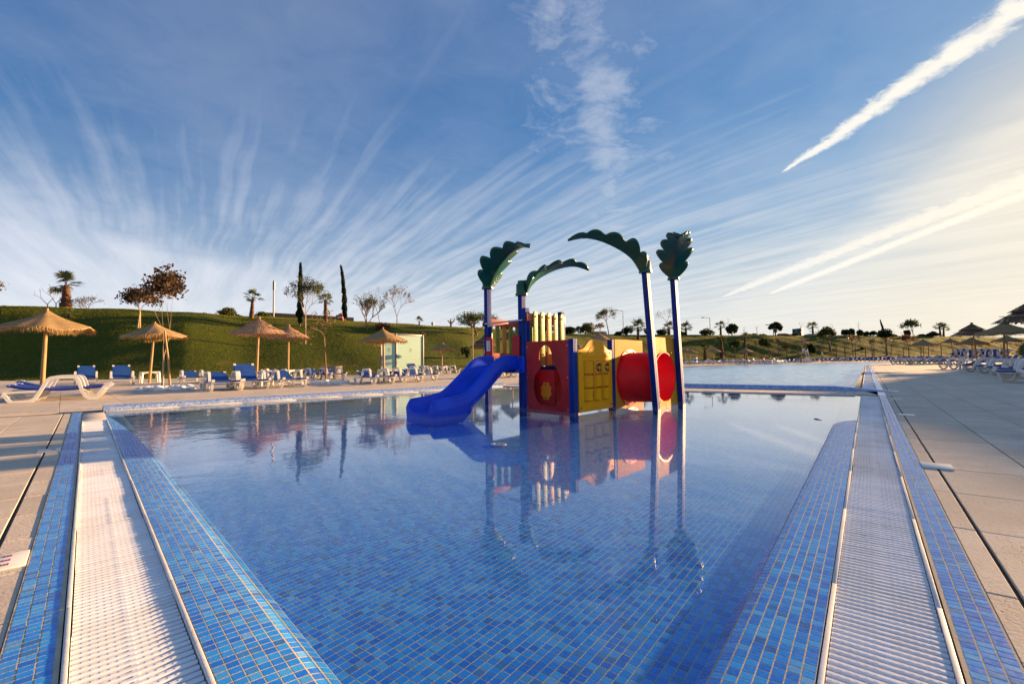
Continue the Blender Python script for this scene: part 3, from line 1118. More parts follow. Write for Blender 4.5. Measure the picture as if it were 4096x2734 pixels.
grass_mat()
m_, t_, o_ = new_mat('grass_blade')
gp_ = t_.n('ShaderNodeNewGeometry')
gc_ = t_.mix(gp_.outputs['Random Per Island'], (0.085, 0.135, 0.006), (0.27, 0.25, 0.028))
gd_ = bsdf(t_, None, gc_, 0.8, spec=0.15)
gt_ = t_.n('ShaderNodeBsdfTranslucent'); t_.put(gt_, 'Color', gc_)
gm_ = t_.n('ShaderNodeMixShader'); t_.put(gm_, 0, 0.55); t_.put(gm_, 1, gd_.outputs[0]); t_.put(gm_, 2, gt_.outputs[0])
t_.t.links.new(gm_.outputs[0], o_.inputs[0])
hill = MB(); hill.v = [tuple(p) for p in hv]; hill.f = hf
hill = hill.build('grass_bank', 'lawn', smooth=180)
struct(hill)


def blades(n_, c_lo, c_hi, smax, h):
    c = nrg.uniform(c_lo, c_hi, n_); s = nrg.uniform(0.01, smax, n_)
    yf, yc, hc = hill_cols(c)
    y = yf + (yc - yf) * s; x = (c - CX) / FPX * y
    z = hill_z(x, y)
    a = nrg.uniform(0, 2 * math.pi, n_); hh = h * nrg.uniform(0.4, 1.3, n_) * (y / 35) ** 0.6; wd = hh * 0.22
    dx, dy = np.cos(a) * wd, np.sin(a) * wd
    lx, ly = nrg.normal(0, 0.35, n_) * hh, nrg.normal(0, 0.35, n_) * hh
    v = np.empty((n_, 3, 3))
    v[:, 0] = np.stack([x - dx, y - dy, z - 0.02], 1); v[:, 1] = np.stack([x + dx, y + dy, z - 0.02], 1); v[:, 2] = np.stack([x + lx, y + ly, z + hh], 1)
    m_ = MB(); m_.v = v.reshape(-1, 3).tolist(); m_.f = np.arange(n_ * 3).reshape(-1, 3).tolist()
    return m_


gb = blades(140000, -150, 1950, 1.03, 0.06)
gf = blades(200000, 1950, 4200, 1.02, 0.045)
o_n = len(gb.v); gb.v += gf.v; gb.f += [[i + o_n for i in f] for f in gf.f]
gr = gb.build('grass', 'grass_blade'); stuff(gr)
gr['label'] = 'short mown grass covering the bank'

# ------------------------------------------------------------------ play structure
mat('post_blue', (0.006, 0.040, 0.26), 0.5, 0.25, 14, 0.12, 90, spec=0.14, stretch=(1, 1, 0.15), wear=0.25)
mat('slide_blue', (0.002, 0.070, 0.72), 0.40, 0.16, 2.2, 0.04, 40, spec=0.35, wear=0.22)
mat('panel_red', (0.52, 0.018, 0.018), 0.52, 0.22, 2.5, 0.06, 70, spec=0.25, wear=0.25)
mat('rail_red', (0.52, 0.11, 0.06), 0.5, 0.15, 6, 0.08, 60)
mat('tube_red', (0.86, 0.005, 0.007), 0.42, 0.14, 2.5, 0.03, 40, spec=0.25, wear=0.12)
mat('panel_yellow', (1.0, 0.42, 0.004), 0.55, 0.06, 3, 0.03, 60, spec=0.12, wear=0.2)
mat('board_yellow', (0.66, 0.29, 0.014), 0.65, 0.08, 3, 0.05, 60, spec=0.08, wear=0.2)
mat('flower_orange', (0.95, 0.28, 0.010), 0.45, 0.08, 8)
mat('mark_black', (0.035, 0.020, 0.022), 0.5, 0.1, 8)
mat('leaf_green', (0.005, 0.085, 0.042), 0.32, 0.12, 4, 0.05, 30, spec=0.5)
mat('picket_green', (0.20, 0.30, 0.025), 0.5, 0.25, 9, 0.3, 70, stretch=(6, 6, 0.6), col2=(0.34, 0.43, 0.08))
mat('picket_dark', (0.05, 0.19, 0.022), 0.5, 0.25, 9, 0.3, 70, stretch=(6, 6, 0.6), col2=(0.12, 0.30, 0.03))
mat('picket_orange', (0.62, 0.27, 0.03), 0.5, 0.25, 9, 0.3, 70, stretch=(6, 6, 0.6), col2=(0.72, 0.40, 0.07))
mat('steel', (0.55, 0.55, 0.55), 0.25, 0.1, 9, metal=1.0)
mat('bolt_brown', (0.10, 0.07, 0.035), 0.35, 0.2, 9, metal=0.6)
mat('label_white', (0.72, 0.72, 0.70), 0.4, 0.05, 9)
mat('board_grey', (0.28, 0.27, 0.25), 0.6, 0.1, 9)

U_ = Vector((-0.690, 0.724, 0)); V_ = Vector((0.672, 0.741, 0))
P1 = Vector((0.235, 7.66, 0)); P0 = P1 - U_ * 1.00; P2 = P1 + U_ * 0.98
PB = P1 + V_ * 1.02; P3 = P2 + V_ * 1.02
P4 = P0 + V_ * 1.15
TF = Vector((2.40, 7.62, 0)); TB = Vector((3.12, 8.44, 0))
play = thing('play_structure', 'colourful water play tower with blue slide, red tunnel and palm leaves standing in the pool', 'play structure', P1)
PINV = Matrix.Translation(-P1)
BASE_Z = FLOOR_Z - 0.0


def pp(m_, name, mt, parent=None, **k):
    o = m_.build(name, mt, parent or play, **k)
    o.matrix_parent_inverse = PINV
    return o


def sub(m_, name, mt, parent, **k):
    """sub-part given in the same world coordinates as its part"""
    o = m_.build(name, mt, parent, **k)
    return o


def panel_M(o, d):
    """local x along d, y towards the outside (left of d turned to the camera), z up"""
    x = d.normalized(); z = Vector((0, 0, 1)); y = z.cross(x)
    return Matrix(((x.x, y.x, 0, o.x), (x.y, y.y, 0, o.y), (0, 0, 1, o.z), (0, 0, 0, 1)))


def post(base, top, name='post', w_=0.10):
    """square post with two grooves on each face, turned with the tower"""
    x, y = U_, V_
    h = w_ / 2; g_ = 0.007
    sec = []
    for (ax_, bx_) in ((x, y), (y, -x), (-x, -y), (-y, x)):
        for q in (-1, -0.42, -0.40, -0.20, -0.18, 0.18, 0.20, 0.40, 0.42):
            ins = g_ if q in (-0.40, -0.20, 0.20, 0.40) else 0.0
            sec.append(ax_ * (h - ins) + bx_ * (q * h * 0.97))
    n_ = len(sec)
    vs = [base + p for p in sec] + [top + p for p in sec]
    m_ = MB().add(vs, [(i, (i + 1) % n_, (i + 1) % n_ + n_, i + n_) for i in range(n_)] + [tuple(range(n_, 2 * n_)), tuple(reversed(range(n_)))])
    return pp(m_, name, 'post_blue', fix=True)


lean = {'TF': Vector((-0.135, 0.0, 0)), 'TB': Vector((-0.09, 0.0, 0))}


def zv(p, z):
    return Vector((p.x, p.y, z))


post(zv(P0, BASE_Z), zv(P0, 1.14))
post(zv(P1, BASE_Z), zv(P1, 1.705))
P1b = P1 + U_ * 0.105 + V_ * 0.02
post(zv(P1b, BASE_Z), zv(P1b, 1.95))
post(zv(P2, BASE_Z), zv(P2, 2.17))
post(zv(PB, BASE_Z), zv(PB, 1.71))
post(zv(P3, BASE_Z), zv(P3, 1.71))
post(zv(P4, BASE_Z), zv(P4, 1.16))
post(zv(TF, BASE_Z), zv(TF, 2.29) + lean['TF'])
post(zv(TB, BASE_Z), zv(TB, 2.31) + lean['TB'])


# palm leaves: cap ring on the post and one broad lobed leaf arching out of it
def palm_leaf(top, az, length, rise, width, name='palm_leaf', droop=1.0):
    cap = MB().lathe([(0.0, 0.235), (0.062, 0.235), (0.066, 0.23), (0.066, 0.185), (0.088, 0.18), (0.092, 0.17), (0.094, 0.02), (0.108, 0.015), (0.108, -0.02), (0.0, -0.02)], 24, tuple(top))
    c = pp(cap, 'post_cap', 'leaf_green', smooth=40)
    d = Vector((math.sin(az), math.cos(az), 0)); n_ = Vector((0, 0, 1)).cross(d)
    NS, NT_ = 64, 11
    vs = []
    line = [(0.02, -0.02), (0.15, 0.19), (0.37, 0.36), (0.69, 0.50), (0.99, 0.55), (1.27, 0.49)]
    line = [Vector((x * length, z * rise)) for x, z in line]

    def cl(u):
        q = u * (len(line) - 1); i = min(int(q), len(line) - 2); f = q - i
        p0, p1, p2, p3 = (line[max(0, min(len(line) - 1, i + k))] for k in (-1, 0, 1, 2))
        return 0.5 * ((2 * p1) + (p2 - p0) * f + (2 * p0 - 5 * p1 + 4 * p2 - p3) * f * f + (3 * p1 - p0 - 3 * p2 + p3) * f ** 3)
    for i in range(NS + 1):
        u = i / NS
        p = cl(u); tg = (cl(min(1, u + 0.02)) - cl(max(0, u - 0.02))).normalized()
        nn = Vector((-tg.y, tg.x))
        env = width * min(1.0, 0.50 + u * 3.2) * (1 - max(0, u - 0.30) / 0.70) ** 0.75 + 0.018
        ph = (u * 5.0 + 0.15) % 1.0
        lobe = 0.56 + 0.50 * math.sin(math.pi * ph) ** 0.75
        half = env * lobe
        for j in range(NT_):
            v = -1 + 2 * j / (NT_ - 1)
            lift = abs(v) * half * 0.42
            swp = abs(v) ** 1.3 * half * 0.55
            q = p + nn * lift + tg * swp
            vs.append(top + d * (0.04 + q.x) + n_ * (v * half) + Vector((0, 0, q.y)))
    fs = [(i * NT_ + j, i * NT_ + j + 1, (i + 1) * NT_ + j + 1, (i + 1) * NT_ + j) for i in range(NS) for j in range(NT_ - 1)]
    me_ = MB().add(vs, fs)
    o = pp(me_, name, 'leaf_green', smooth=70, fix=True)
    so = o.modifiers.new('thickness', 'SOLIDIFY'); so.thickness = 0.034; so.offset = 0
    rib = []
    for i in range(2, NS - 3, 4):
        rib.append(vs[i * NT_ + NT_ // 2] + Vector((0, 0, -0.012)))
    b = MB().tube(rib, [0.016 * (1 - 0.7 * i / len(rib)) for i in range(len(rib))], 6)
    rb = b.build('leaf_rib', 'leaf_green', o, smooth=60)
    return o


palm_leaf(zv(TF, 2.29) + lean['TF'], deg(-100), 1.02, 1.0, 0.27)
palm_leaf(zv(TB, 2.31) + lean['TB'], deg(193), 0.92, 1.0, 0.28)
palm_leaf(zv(P1b, 1.95), deg(72), 0.98, 1.0, 0.26)
palm_leaf(zv(P2, 2.17), deg(145), 0.98, 1.0, 0.29)

# red house panel with its keyhole opening
M_red = panel_M(P1 - U_ * 0.052, -U_)     # x runs from P1 towards P0
RW = 0.895


def arch_loop():
    pts = []
    key = [(0.30, 0.70), (0.285, 0.80), (0.285, 0.90), (0.30, 0.98), (0.345, 1.04), (0.42, 1.062), (0.49, 1.04), (0.535, 0.97), (0.565, 0.88), (0.61, 0.76), (0.67, 0.66), (0.72, 0.55), (0.745, 0.42), (0.735, 0.30), (0.70, 0.19), (0.64, 0.12), (0.55, 0.095), (0.40, 0.095), (0.27, 0.12), (0.20, 0.19), (0.155, 0.30), (0.145, 0.42), (0.165, 0.53), (0.215, 0.61)]
    n_ = len(key)
    for i in range(n_):                      # Catmull-Rom
        p0, p1, p2, p3 = (Vector(key[(i + k) % n_]) for k in (-1, 0, 1, 2))
        for q in range(4):
            u = q / 4
            pts.append(tuple(0.5 * ((2 * p1) + (p2 - p0) * u + (2 * p0 - 5 * p1 + 4 * p2 - p3) * u * u + (3 * p1 - p0 - 3 * p2 + p3) * u ** 3)))
    return [(x, z) for x, z in pts]


SH = Matrix.Translation((0, 0.0, 0))
red = pp(MB().plate([[(0.0, -0.03), (RW, -0.03), (RW, 1.13), (0.0, 1.13)], list(reversed(arch_loop()))], 0.019, M_red @ Matrix.Translation((0, -0.035, 0))), 'house_panel', 'panel_red', fix=True)
red['label'] = 'dark red panel with a keyhole opening'
for (x, z) in ((0.02, 1.04), (0.875, 1.04), (0.02, 0.55), (0.875, 0.55), (0.02, 0.06), (0.875, 0.06)):
    b = MB(); b.lathe([(0.009, 0), (0.009, 0.004), (0.0, 0.006)], 10)
    MM = M_red @ Matrix.Translation((x, -0.046, z)) @ Matrix.Rotation(math.pi / 2, 4, 'X')
    b.v = [tuple(MM @ Vector(p)) for p in b.v]
    sub(b, 'screw', 'steel', red)
# recessed play board with flower, behind the opening
MB_ = M_red @ Matrix.Translation((0.02, 0.16, 0))
bk = pp(MB().plate([[(-0.16, 0.0), (0.42, 0.0), (0.42, 0.66), (-0.16, 0.66)]], 0.018, MB_), 'flower_board', 'panel_red', fix=True)
bk2 = pp(MB().plate([[(0.0, 0.0), (0.66, 0.0), (0.66, 0.66), (0.0, 0.66)]], 0.018, panel_M(P1 - U_ * 0.505 + V_ * 0.18, V_)), 'side_board', 'panel_red', fix=True)
fl_pts = []
for k in range(96):
    a_ = 2 * math.pi * (k + 0.5) / 96
    r_ = 0.086 + 0.034 * abs(math.sin(4 * a_)) ** 0.55
    fl_pts.append((0.255 + r_ * 0.98 * math.cos(a_), 0.315 + r_ * 1.28 * math.sin(a_)))
flw = sub(MB().plate([fl_pts], 0.024, MB_ @ Matrix.Translation((0, -0.030, 0))), 'flower', 'flower_orange', bk, fix=True)
for dz in (0.105, -0.105):
    b = MB().lathe([(0.012, 0), (0.012, 0.012), (0.0, 0.016)], 10)
    MM = MB_ @ Matrix.Translation((0.255, -0.042, 0.315 + dz)) @ Matrix.Rotation(math.pi / 2, 4, 'X')
    b.v = [tuple(MM @ Vector(p)) for p in b.v]
    sub(b, 'bolt', 'bolt_brown', bk)
# back wall of the little house, yellow
pp(MB().plate([[(0.06, 0.3), (0.92, 0.3), (0.92, 1.0), (0.06, 1.0)]], 0.018, panel_M(P4, PB - P4)), 'back_board', 'board_yellow', fix=True)

# yellow game panel with nine turning barrels
M_tt = panel_M(P0 + V_ * 0.085, V_)
GWD = 1.0
top = []
for i in range(33):
    u = i / 32
    b_ = math.exp(-((u - 0.5) / 0.29) ** 4 * 0.9)
    top.append((0.0 + GWD * u, 0.975 + 0.17 * b_ * (0.75 + 0.25 * math.cos((u - 0.5) * 3))))
frame_out = [(0.0, 0.012), (GWD, 0.012)] + list(reversed(top))
hole = [(0.14, 0.165), (0.88, 0.165), (0.88, 0.80), (0.14, 0.80)]
tt = pp(MB().plate([frame_out, hole], 0.045, M_tt @ Matrix.Translation((0, -0.02, 0))), 'game_panel', 'panel_yellow', bevel=0.008, smooth=40)
tt['label'] = 'yellow frame of the noughts and crosses game'
inset = []
for i in range(25):
    u = i / 24
    b_ = math.exp(-((u - 0.5) / 0.27) ** 4 * 0.9)
    inset.append((0.10 + 0.80 * u, 0.895 + 0.145 * b_))
sub(MB().plate([[(0.10, 0.865), (0.90, 0.865)] + list(reversed(inset))], 0.012, M_tt @ Matrix.Translation((0, -0.043, 0))), 'crest_moulding', 'panel_yellow', tt, bevel=0.006, smooth=40)
for k, x in enumerate((0.05, 0.95)):
    for z in (0.08, 0.93):
        b = MB().lathe([(0.014, 0), (0.014, 0.006), (0.0, 0.010)], 10)
        MM = M_tt @ Matrix.Translation((x, -0.044, z)) @ Matrix.Rotation(math.pi / 2, 4, 'X')
        b.v = [tuple(MM @ Vector(p)) for p in b.v]
        sub(b, 'bolt', 'bolt_brown', tt)
marks = {(0, 0): 78, (0, 1): -8, (0, 2): -4, (1, 0): 88, (1, 2): 95, (2, 0): 42, (2, 1): 66, (2, 2): 80}
for r_ in range(3):
    for c_ in range(3):
        cx_, cz_ = 0.14 + 0.74 * (c_ + 0.5) / 3, 0.80 - 0.635 * (r_ + 0.5) / 3
        br = MB()
        R_, Hh = 0.112, 0.095
        br.lathe([(0.0, Hh), (R_ - 0.012, Hh), (R_, Hh - 0.012), (R_, -Hh + 0.012), (R_ - 0.012, -Hh), (0.0, -Hh)], 32)
        MM = M_tt @ Matrix.Translation((cx_, 0.0, cz_))
        br.v = [tuple(MM @ Vector(p)) for p in br.v]
        bo = pp(br, 'barrel', 'panel_yellow', smooth=40)
        if (r_, c_) in marks:
            a0 = deg(-90 + marks[(r_, c_)])
            rg = MB(); vs = []
            N_ = 40
            for k in range(N_ + 1):
                q = deg(-84 + 348 * k / N_)
                for rad in (0.4, 1.0):
                    da = 0.068 * rad * math.cos(q) / R_; dz = 0.072 * rad * math.sin(q)
                    vs.append(((R_ + 0.0012) * math.cos(a0 + da), (R_ + 0.0012) * math.sin(a0 + da), dz))
            rg.add(vs, [(2 * k, 2 * k + 1, 2 * k + 3, 2 * k + 2) for k in range(N_)])
            rg.v = [tuple(MM @ Vector(p)) for p in rg.v]
            sub(rg, 'nought_mark', 'mark_black', bo, fix=False)
axl = MB()
for c_ in range(3):
    cx_ = 0.14 + 0.74 * (c_ + 0.5) / 3
    axl.tube([M_tt @ Vector((cx_, 0, 0.16)), M_tt @ Vector((cx_, 0, 0.805))], 0.012, 8)
pp(axl, 'barrel_axle', 'steel')

# tunnel boards and the red tunnel
def tunnel_board(o, d, w_, name, lean_=Vector((0, 0, 0)), h=1.165):
    M_ = panel_M(o, d)
    cen = (w_ / 2, 0.50); R_ = 0.431
    hole_ = [(cen[0] + R_ * math.cos(2 * math.pi * k / 48), cen[1] + R_ * math.sin(2 * math.pi * k / 48)) for k in range(48)]
    m_ = MB().plate([[(0, -0.02), (w_, -0.02), (w_, h), (0, h)], list(reversed(hole_))], 0.019, M_)
    m_.v = [tuple(Vector(p) + lean_ * (p[2] / 2.2)) for p in m_.v]
    o_ = pp(m_, name, 'board_yellow', fix=True)
    for k in range(12):
        a_ = 2 * math.pi * k / 12
        b = MB().lathe([(0.010, 0), (0.010, 0.005), (0.0, 0.008)], 8)
        MM = M_ @ Matrix.Translation((cen[0] + 0.485 * math.cos(a_), -0.0095, cen[1] + 0.485 * math.sin(a_))) @ Matrix.Rotation(math.pi / 2, 4, 'X')
        b.v = [tuple(MM @ Vector(p)) for p in b.v]
        sub(b, 'bolt', 'bolt_brown', o_)
    return M_, cen


o1 = P4 + V_ * 0.03 - U_ * 0.045
M_a, cen = tunnel_board(o1, V_, 1.02, 'tunnel_board')
dT = (TB - TF).normalized()
M_b, cenb = tunnel_board(TF - dT * 0.03 + U_ * 0.062, dT, (TB - TF).length + 0.02, 'tunnel_board', Vector((-0.11, 0, 0)), 1.20)
ca = M_a @ Vector((cen[0], 0, cen[1])); cb = M_b @ Vector((cenb[0], 0, cenb[1])) + Vector((-0.025, 0, 0))
ax_t = (cb - ca).normalized()
tb = MB()
sx = V_; sz = Vector((0, 0, 1))
prof = [(0.0, 0.425, 0.0), (1.0, 0.425, 0.016), (1.0, 0.447, 0.018), (1.0, 0.450, 0.012), (1.0, 0.438, 0.008), (0.0, 0.438, 0.030), (0.0, 0.496, 0.026), (0.0, 0.498, 0.012), (0.0, 0.43, 0.012)]
LT = (cb - ca).length
vs = []
N_ = 64
for (f_, R_, off) in prof:
    c_ = ca + ax_t * (LT * f_ + off)
    for k in range(N_):
        a_ = 2 * math.pi * k / N_
        vs.append(c_ + (sx * math.cos(a_) + sz * math.sin(a_)) * R_)
tb.add(vs, [(i * N_ + k, i * N_ + (k + 1) % N_, (i + 1) * N_ + (k + 1) % N_, (i + 1) * N_ + k) for i in range(len(prof) - 1) for k in range(N_)])
tun = pp(tb, 'tunnel', 'tube_red', smooth=40, fix=True)
tun['label'] = 'glossy red plastic crawl tunnel'
for k in range(12):
    a_ = 2 * math.pi * (k + 0.5) / 12
    c_ = ca + ax_t * 0.032 + (sx * math.cos(a_) + sz * math.sin(a_)) * 0.468
    b = MB().tube([c_ - ax_t * 0.004, c_ + ax_t * 0.008], 0.010, 8)
    sub(b, 'bolt', 'bolt_brown', tun)

# tower floor, beams, rails and pickets
flr = MB()
for k in range(7):
    a_, b_ = 0.06 + k * 0.13, 0.06 + k * 0.13 + 0.122
    q0, q1 = P1 + U_ * a_, P1 + U_ * b_
    flr.add([zv(q0 + V_ * 0.05, 0.74), zv(q1 + V_ * 0.05, 0.74), zv(q1 + V_ * 0.97, 0.74), zv(q0 + V_ * 0.97, 0.74), zv(q0 + V_ * 0.05, 0.71), zv(q1 + V_ * 0.05, 0.71), zv(q1 + V_ * 0.97, 0.71), zv(q0 + V_ * 0.97, 0.71)],
            [(0, 3, 2, 1), (4, 5, 6, 7), (0, 1, 5, 4), (1, 2, 6, 5), (2, 3, 7, 6), (3, 0, 4, 7)])
pp(flr, 'platform', 'board_grey', fix=True)
for a_, b_ in ((P1, PB), (P2, P3), (PB, P3), (P1, P2)):
    d_ = (b_ - a_).normalized()
    pp(MB().beam(zv(a_ + d_ * 0.051, 0.665), zv(b_ - d_ * 0.051, 0.665), 0.045, 0.10), 'beam', 'post_blue', bevel=0.004)


def picket_side(a_, b_, out, cols_, top_z, name='picket'):
    d_ = (b_ - a_).normalized()
    for z, h in ((1.55, 0.13), (0.92, 0.10)):
        rl = MB().beam(zv(a_ - d_ * 0.04 + out * 0.062, z), zv(b_ + d_ * 0.04 + out * 0.062, z), 0.022, h)
        ro = pp(rl, 'rail', 'rail_red', bevel=0.003)
        for e in (0.0, 1.0):
            for dz in (-0.03, 0.03):
                c_ = zv(a_ + (b_ - a_) * e + out * 0.074, z + dz)
                sub(MB().tube([c_, c_ + out * 0.006], 0.008, 8), 'screw', 'bolt_brown', ro)
    n_ = len(cols_)
    L_ = (b_ - a_).length
    for k, cm in enumerate(cols_):
        c_ = a_ + d_ * (0.15 + (L_ - 0.26) * k / (n_ - 1)) + out * 0.092
        hw = 0.048
        pts = [(-hw, 0.73), (hw, 0.73)] + [(hw * math.cos(math.pi * q / 10), top_z - 0.045 + hw * math.sin(math.pi * q / 10)) for q in range(11)]
        M_ = panel_M(c_, d_)
        pk = pp(MB().plate([pts], 0.028, M_), name, cm, bevel=0.007, smooth=40)
        for z in (1.565, 0.92):
            q_ = zv(c_ + out * 0.014, z)
            sub(MB().tube([q_, q_ + out * 0.014], [0.014, 0.011], 10), 'bolt', 'bolt_brown', pk)


OUT_R = -U_                      # outside of the right-hand side
picket_side(P1, PB, OUT_R, ['picket_green', 'picket_green', 'picket_orange', 'picket_green', 'picket_green'], 1.655)
picket_side(P2, P3, U_, ['picket_green', 'picket_green', 'picket_orange', 'picket_green', 'picket_green'], 1.62)
picket_side(PB, P3, V_, ['picket_dark', 'picket_orange', 'picket_dark', 'picket_dark'], 1.62)
# slide entrance: grab bar and two red cheek boards
OUT_L = -V_
a_, b_ = zv(P1 + OUT_L * 0.075 - U_ * 0.03, 1.50), zv(P2 + OUT_L * 0.075 + U_ * 0.03, 1.50)
bar_ = pp(MB().tube([a_, b_], 0.016, 12), 'grab_bar', 'steel', smooth=40)
for q_ in (a_, b_):
    sp_ = MB().lathe([(0.0, 0.034), (0.02, 0.028), (0.034, 0.0), (0.02, -0.028), (0.0, -0.034)], 12, tuple(q_))
    sub(sp_, 'bar_end', 'mark_black', bar_, smooth=60)
for base_, x0, x1 in ((P1 + U_ * 0.05, 0.05, 0.225), (P2 - U_ * 0.19, 0.0, 0.175)):
    M_ = panel_M(base_ + OUT_L * 0.058, U_)
    r_ = 0.06
    lft = base_ == P1 + U_ * 0.05
    pts = [(x0, 0.73), (x1, 0.73)]
    if lft:
        pts += [(x1 - r_ + r_ * math.cos(math.pi / 2 * q / 8), 1.25 - r_ + r_ * math.sin(math.pi / 2 * q / 8)) for q in range(9)] + [(x0, 1.25)]
    else:
        pts += [(x1, 1.25)] + [(x0 + r_ + r_ * math.cos(math.pi / 2 + math.pi / 2 * q / 8), 1.25 - r_ + r_ * math.sin(math.pi / 2 + math.pi / 2 * q / 8)) for q in range(9)]
    ck = pp(MB().plate([pts], 0.019, M_), 'cheek_board', 'panel_red', fix=True)
    if not lft:
        pl = sub(MB().plate([[(0.055, 1.0), (0.155, 1.0), (0.155, 1.19), (0.055, 1.19)]], 0.002, M_ @ Matrix.Translation((0, 0.0115, 0))), 'notice_plate', 'label_white', ck, fix=True)
        tx = MB()
        for k in range(9):
            z = 1.175 - k * 0.019
            tx.add([M_ @ Vector((x_, 0.0131, z_)) for x_, z_ in ((0.066, z), (0.066 + rng.uniform(0.04, 0.078), z), (0.066 + 0.05, z - 0.004), (0.066, z - 0.004))], [(0, 1, 2, 3)])
        sub(tx, 'notice_text', 'mark_black', ck)
# lower red board behind the slide mouth
pp(MB().plate([[(0.08, 0.74), (0.90, 0.74), (0.90, 0.88), (0.08, 0.88)]], 0.019, panel_M(P2 + V_ * 0.98, -U_)), 'kick_board', 'rail_red', fix=True)

# slide
S_top = (P1 + P2) / 2 + OUT_L * 0.06
S_dir = (Vector((-1.37, 6.72, 0)) - S_top); S_dir.z = 0
S_len = S_dir.length; S_dir.normalize()
S_side = Vector((0, 0, 1)).cross(S_dir)          # to the left of travel
key = [(0.0, 0.725), (0.14, 0.725), (0.28, 0.715), (0.40, 0.665), (0.52, 0.565), (0.72, 0.405), (0.92, 0.255), (1.06, 0.175), (1.20, 0.135), (1.40, 0.105), (1.62, 0.085), (S_len, 0.07)]
path = []
for i in range(len(key) - 1):
    p0, p1, p2, p3 = (Vector(key[max(0, min(len(key) - 1, i + k))]) for k in (-1, 0, 1, 2))
    for q in range(5):
        u = q / 5
        path.append(0.5 * ((2 * p1) + (p2 - p0) * u + (2 * p0 - 5 * p1 + 4 * p2 - p3) * u * u + (3 * p1 - p0 - 3 * p2 + p3) * u ** 3))
path.append(Vector(key[-1]))
LIP = 0.185
half = [(0.0, 0.0), (0.14, 0.002), (0.20, 0.012), (0.235, 0.05), (0.255, 0.11), (0.268, LIP - 0.012), (0.285, LIP + 0.004), (0.312, LIP), (0.330, LIP - 0.025), (0.334, 0.10), (0.352, 0.075), (0.356, 0.03), (0.345, -0.04), (0.335, -0.055), (0.20, -0.055), (0.0, -0.055)]
sec = half + [(-x, z) for x, z in reversed(half[1:-1])]
vs = []; n_ = len(sec)
for i, pt in enumerate(path):
    a0, a1 = path[max(0, i - 1)], path[min(len(path) - 1, i + 1)]
    tx, tz = (a1 - a0).normalized()
    nx, nz = -tz, tx
    fade = min(1, max(0.0, (len(path) - 1 - i) / 3.0))
    for (x, z) in sec:
        zz = z
        if z > 0.08:
            zz = z * (0.62 + 0.38 * fade)
        d_ = pt.x + nx * zz; hz = pt.y + nz * zz
        if z < -0.02 and pt.x > 0.98:
            k = min(1, (pt.x - 0.98) / 0.25)
            hz = hz * (1 - k) + (BASE_Z + 0.01) * k
            d_ = d_ + 0.0
        vs.append(S_top + S_dir * d_ + S_side * x + Vector((0, 0, hz)))
fs = [(i * n_ + k, i * n_ + (k + 1) % n_, (i + 1) * n_ + (k + 1) % n_, (i + 1) * n_ + k) for i in range(len(path) - 1) for k in range(n_)]
fs += [tuple(reversed(range(n_))), tuple(range((len(path) - 1) * n_, len(path) * n_))]
slide = pp(MB().add(vs, fs), 'slide', 'slide_blue', smooth=50, fix=True)
for sgn in (-1, 1):
    c_ = S_top + S_side * (sgn * 0.40) + OUT_L * 0.01
    fl_ = MB().plate([[(-0.105, 0.615), (0.105, 0.615), (0.105, 0.892), (-0.105, 0.892)]], 0.03, panel_M(c_, U_))
    fo = sub(fl_, 'fixing_flange', 'slide_blue', slide, bevel=0.010, smooth=40)
    for z in (0.66, 0.85):
        q_ = zv(c_ + OUT_L * 0.015 - U_ * 0.03 * sgn * (1 if S_side.dot(U_) < 0 else -1), z)
        sub(MB().tube([q_, q_ + OUT_L * 0.012], [0.020, 0.016], 12), 'bolt', 'bolt_brown', slide)
# floor drain seen through the water
dr = thing('floor_drain', 'round white drain cover on the pool floor below the slide', 'drain', G(1995, 1779, FLOOR_Z) + Vector((0, 0, 0.006)))
MB().lathe([(0.05, 0.0), (0.055, 0.008), (0.085, 0.008), (0.09, 0.0)], 28).build('ring', 'label_white', dr, smooth=40)
MB().lathe([(0.0, 0.006), (0.02, 0.006), (0.024, 0.0)], 20).build('hub', 'label_white', dr, smooth=40)
tw = MB()
q0, q1 = G(3256, 1674, WATER_Z), G(3286, 1680, WATER_Z)
tw.tube([q0, (q0 + q1) / 2 + Vector((0, 0.03, 0.006)), q1], [0.006, 0.008, 0.004], 6)
tag(tw.build('twig', mat('bark_dark', (0.06, 0.04, 0.025), 0.9, 0.3, 8, 0.4, 40)), 'thin dark twig floating on the still water', 'twig')

# ------------------------------------------------------------------ furniture materials
mat('plastic_white', (0.78, 0.74, 0.66), 0.40, 0.05, 5, 0.03, 40, spec=0.45)
mat('sling_blue', (0.006, 0.060, 0.28), 0.6, 0.18, 4, 0.25, 160, stretch=(3, 1, 1))
mat('sling_deep', (0.010, 0.045, 0.32), 0.6, 0.15, 4, 0.25, 160)
mat('pole_wood', (0.34, 0.19, 0.07), 0.7, 0.35, 7, 0.3, 60, stretch=(3, 3, 0.5), col2=(0.46, 0.28, 0.11))
mat('post_wood', (0.22, 0.11, 0.045), 0.8, 0.3, 8, 0.3, 60)


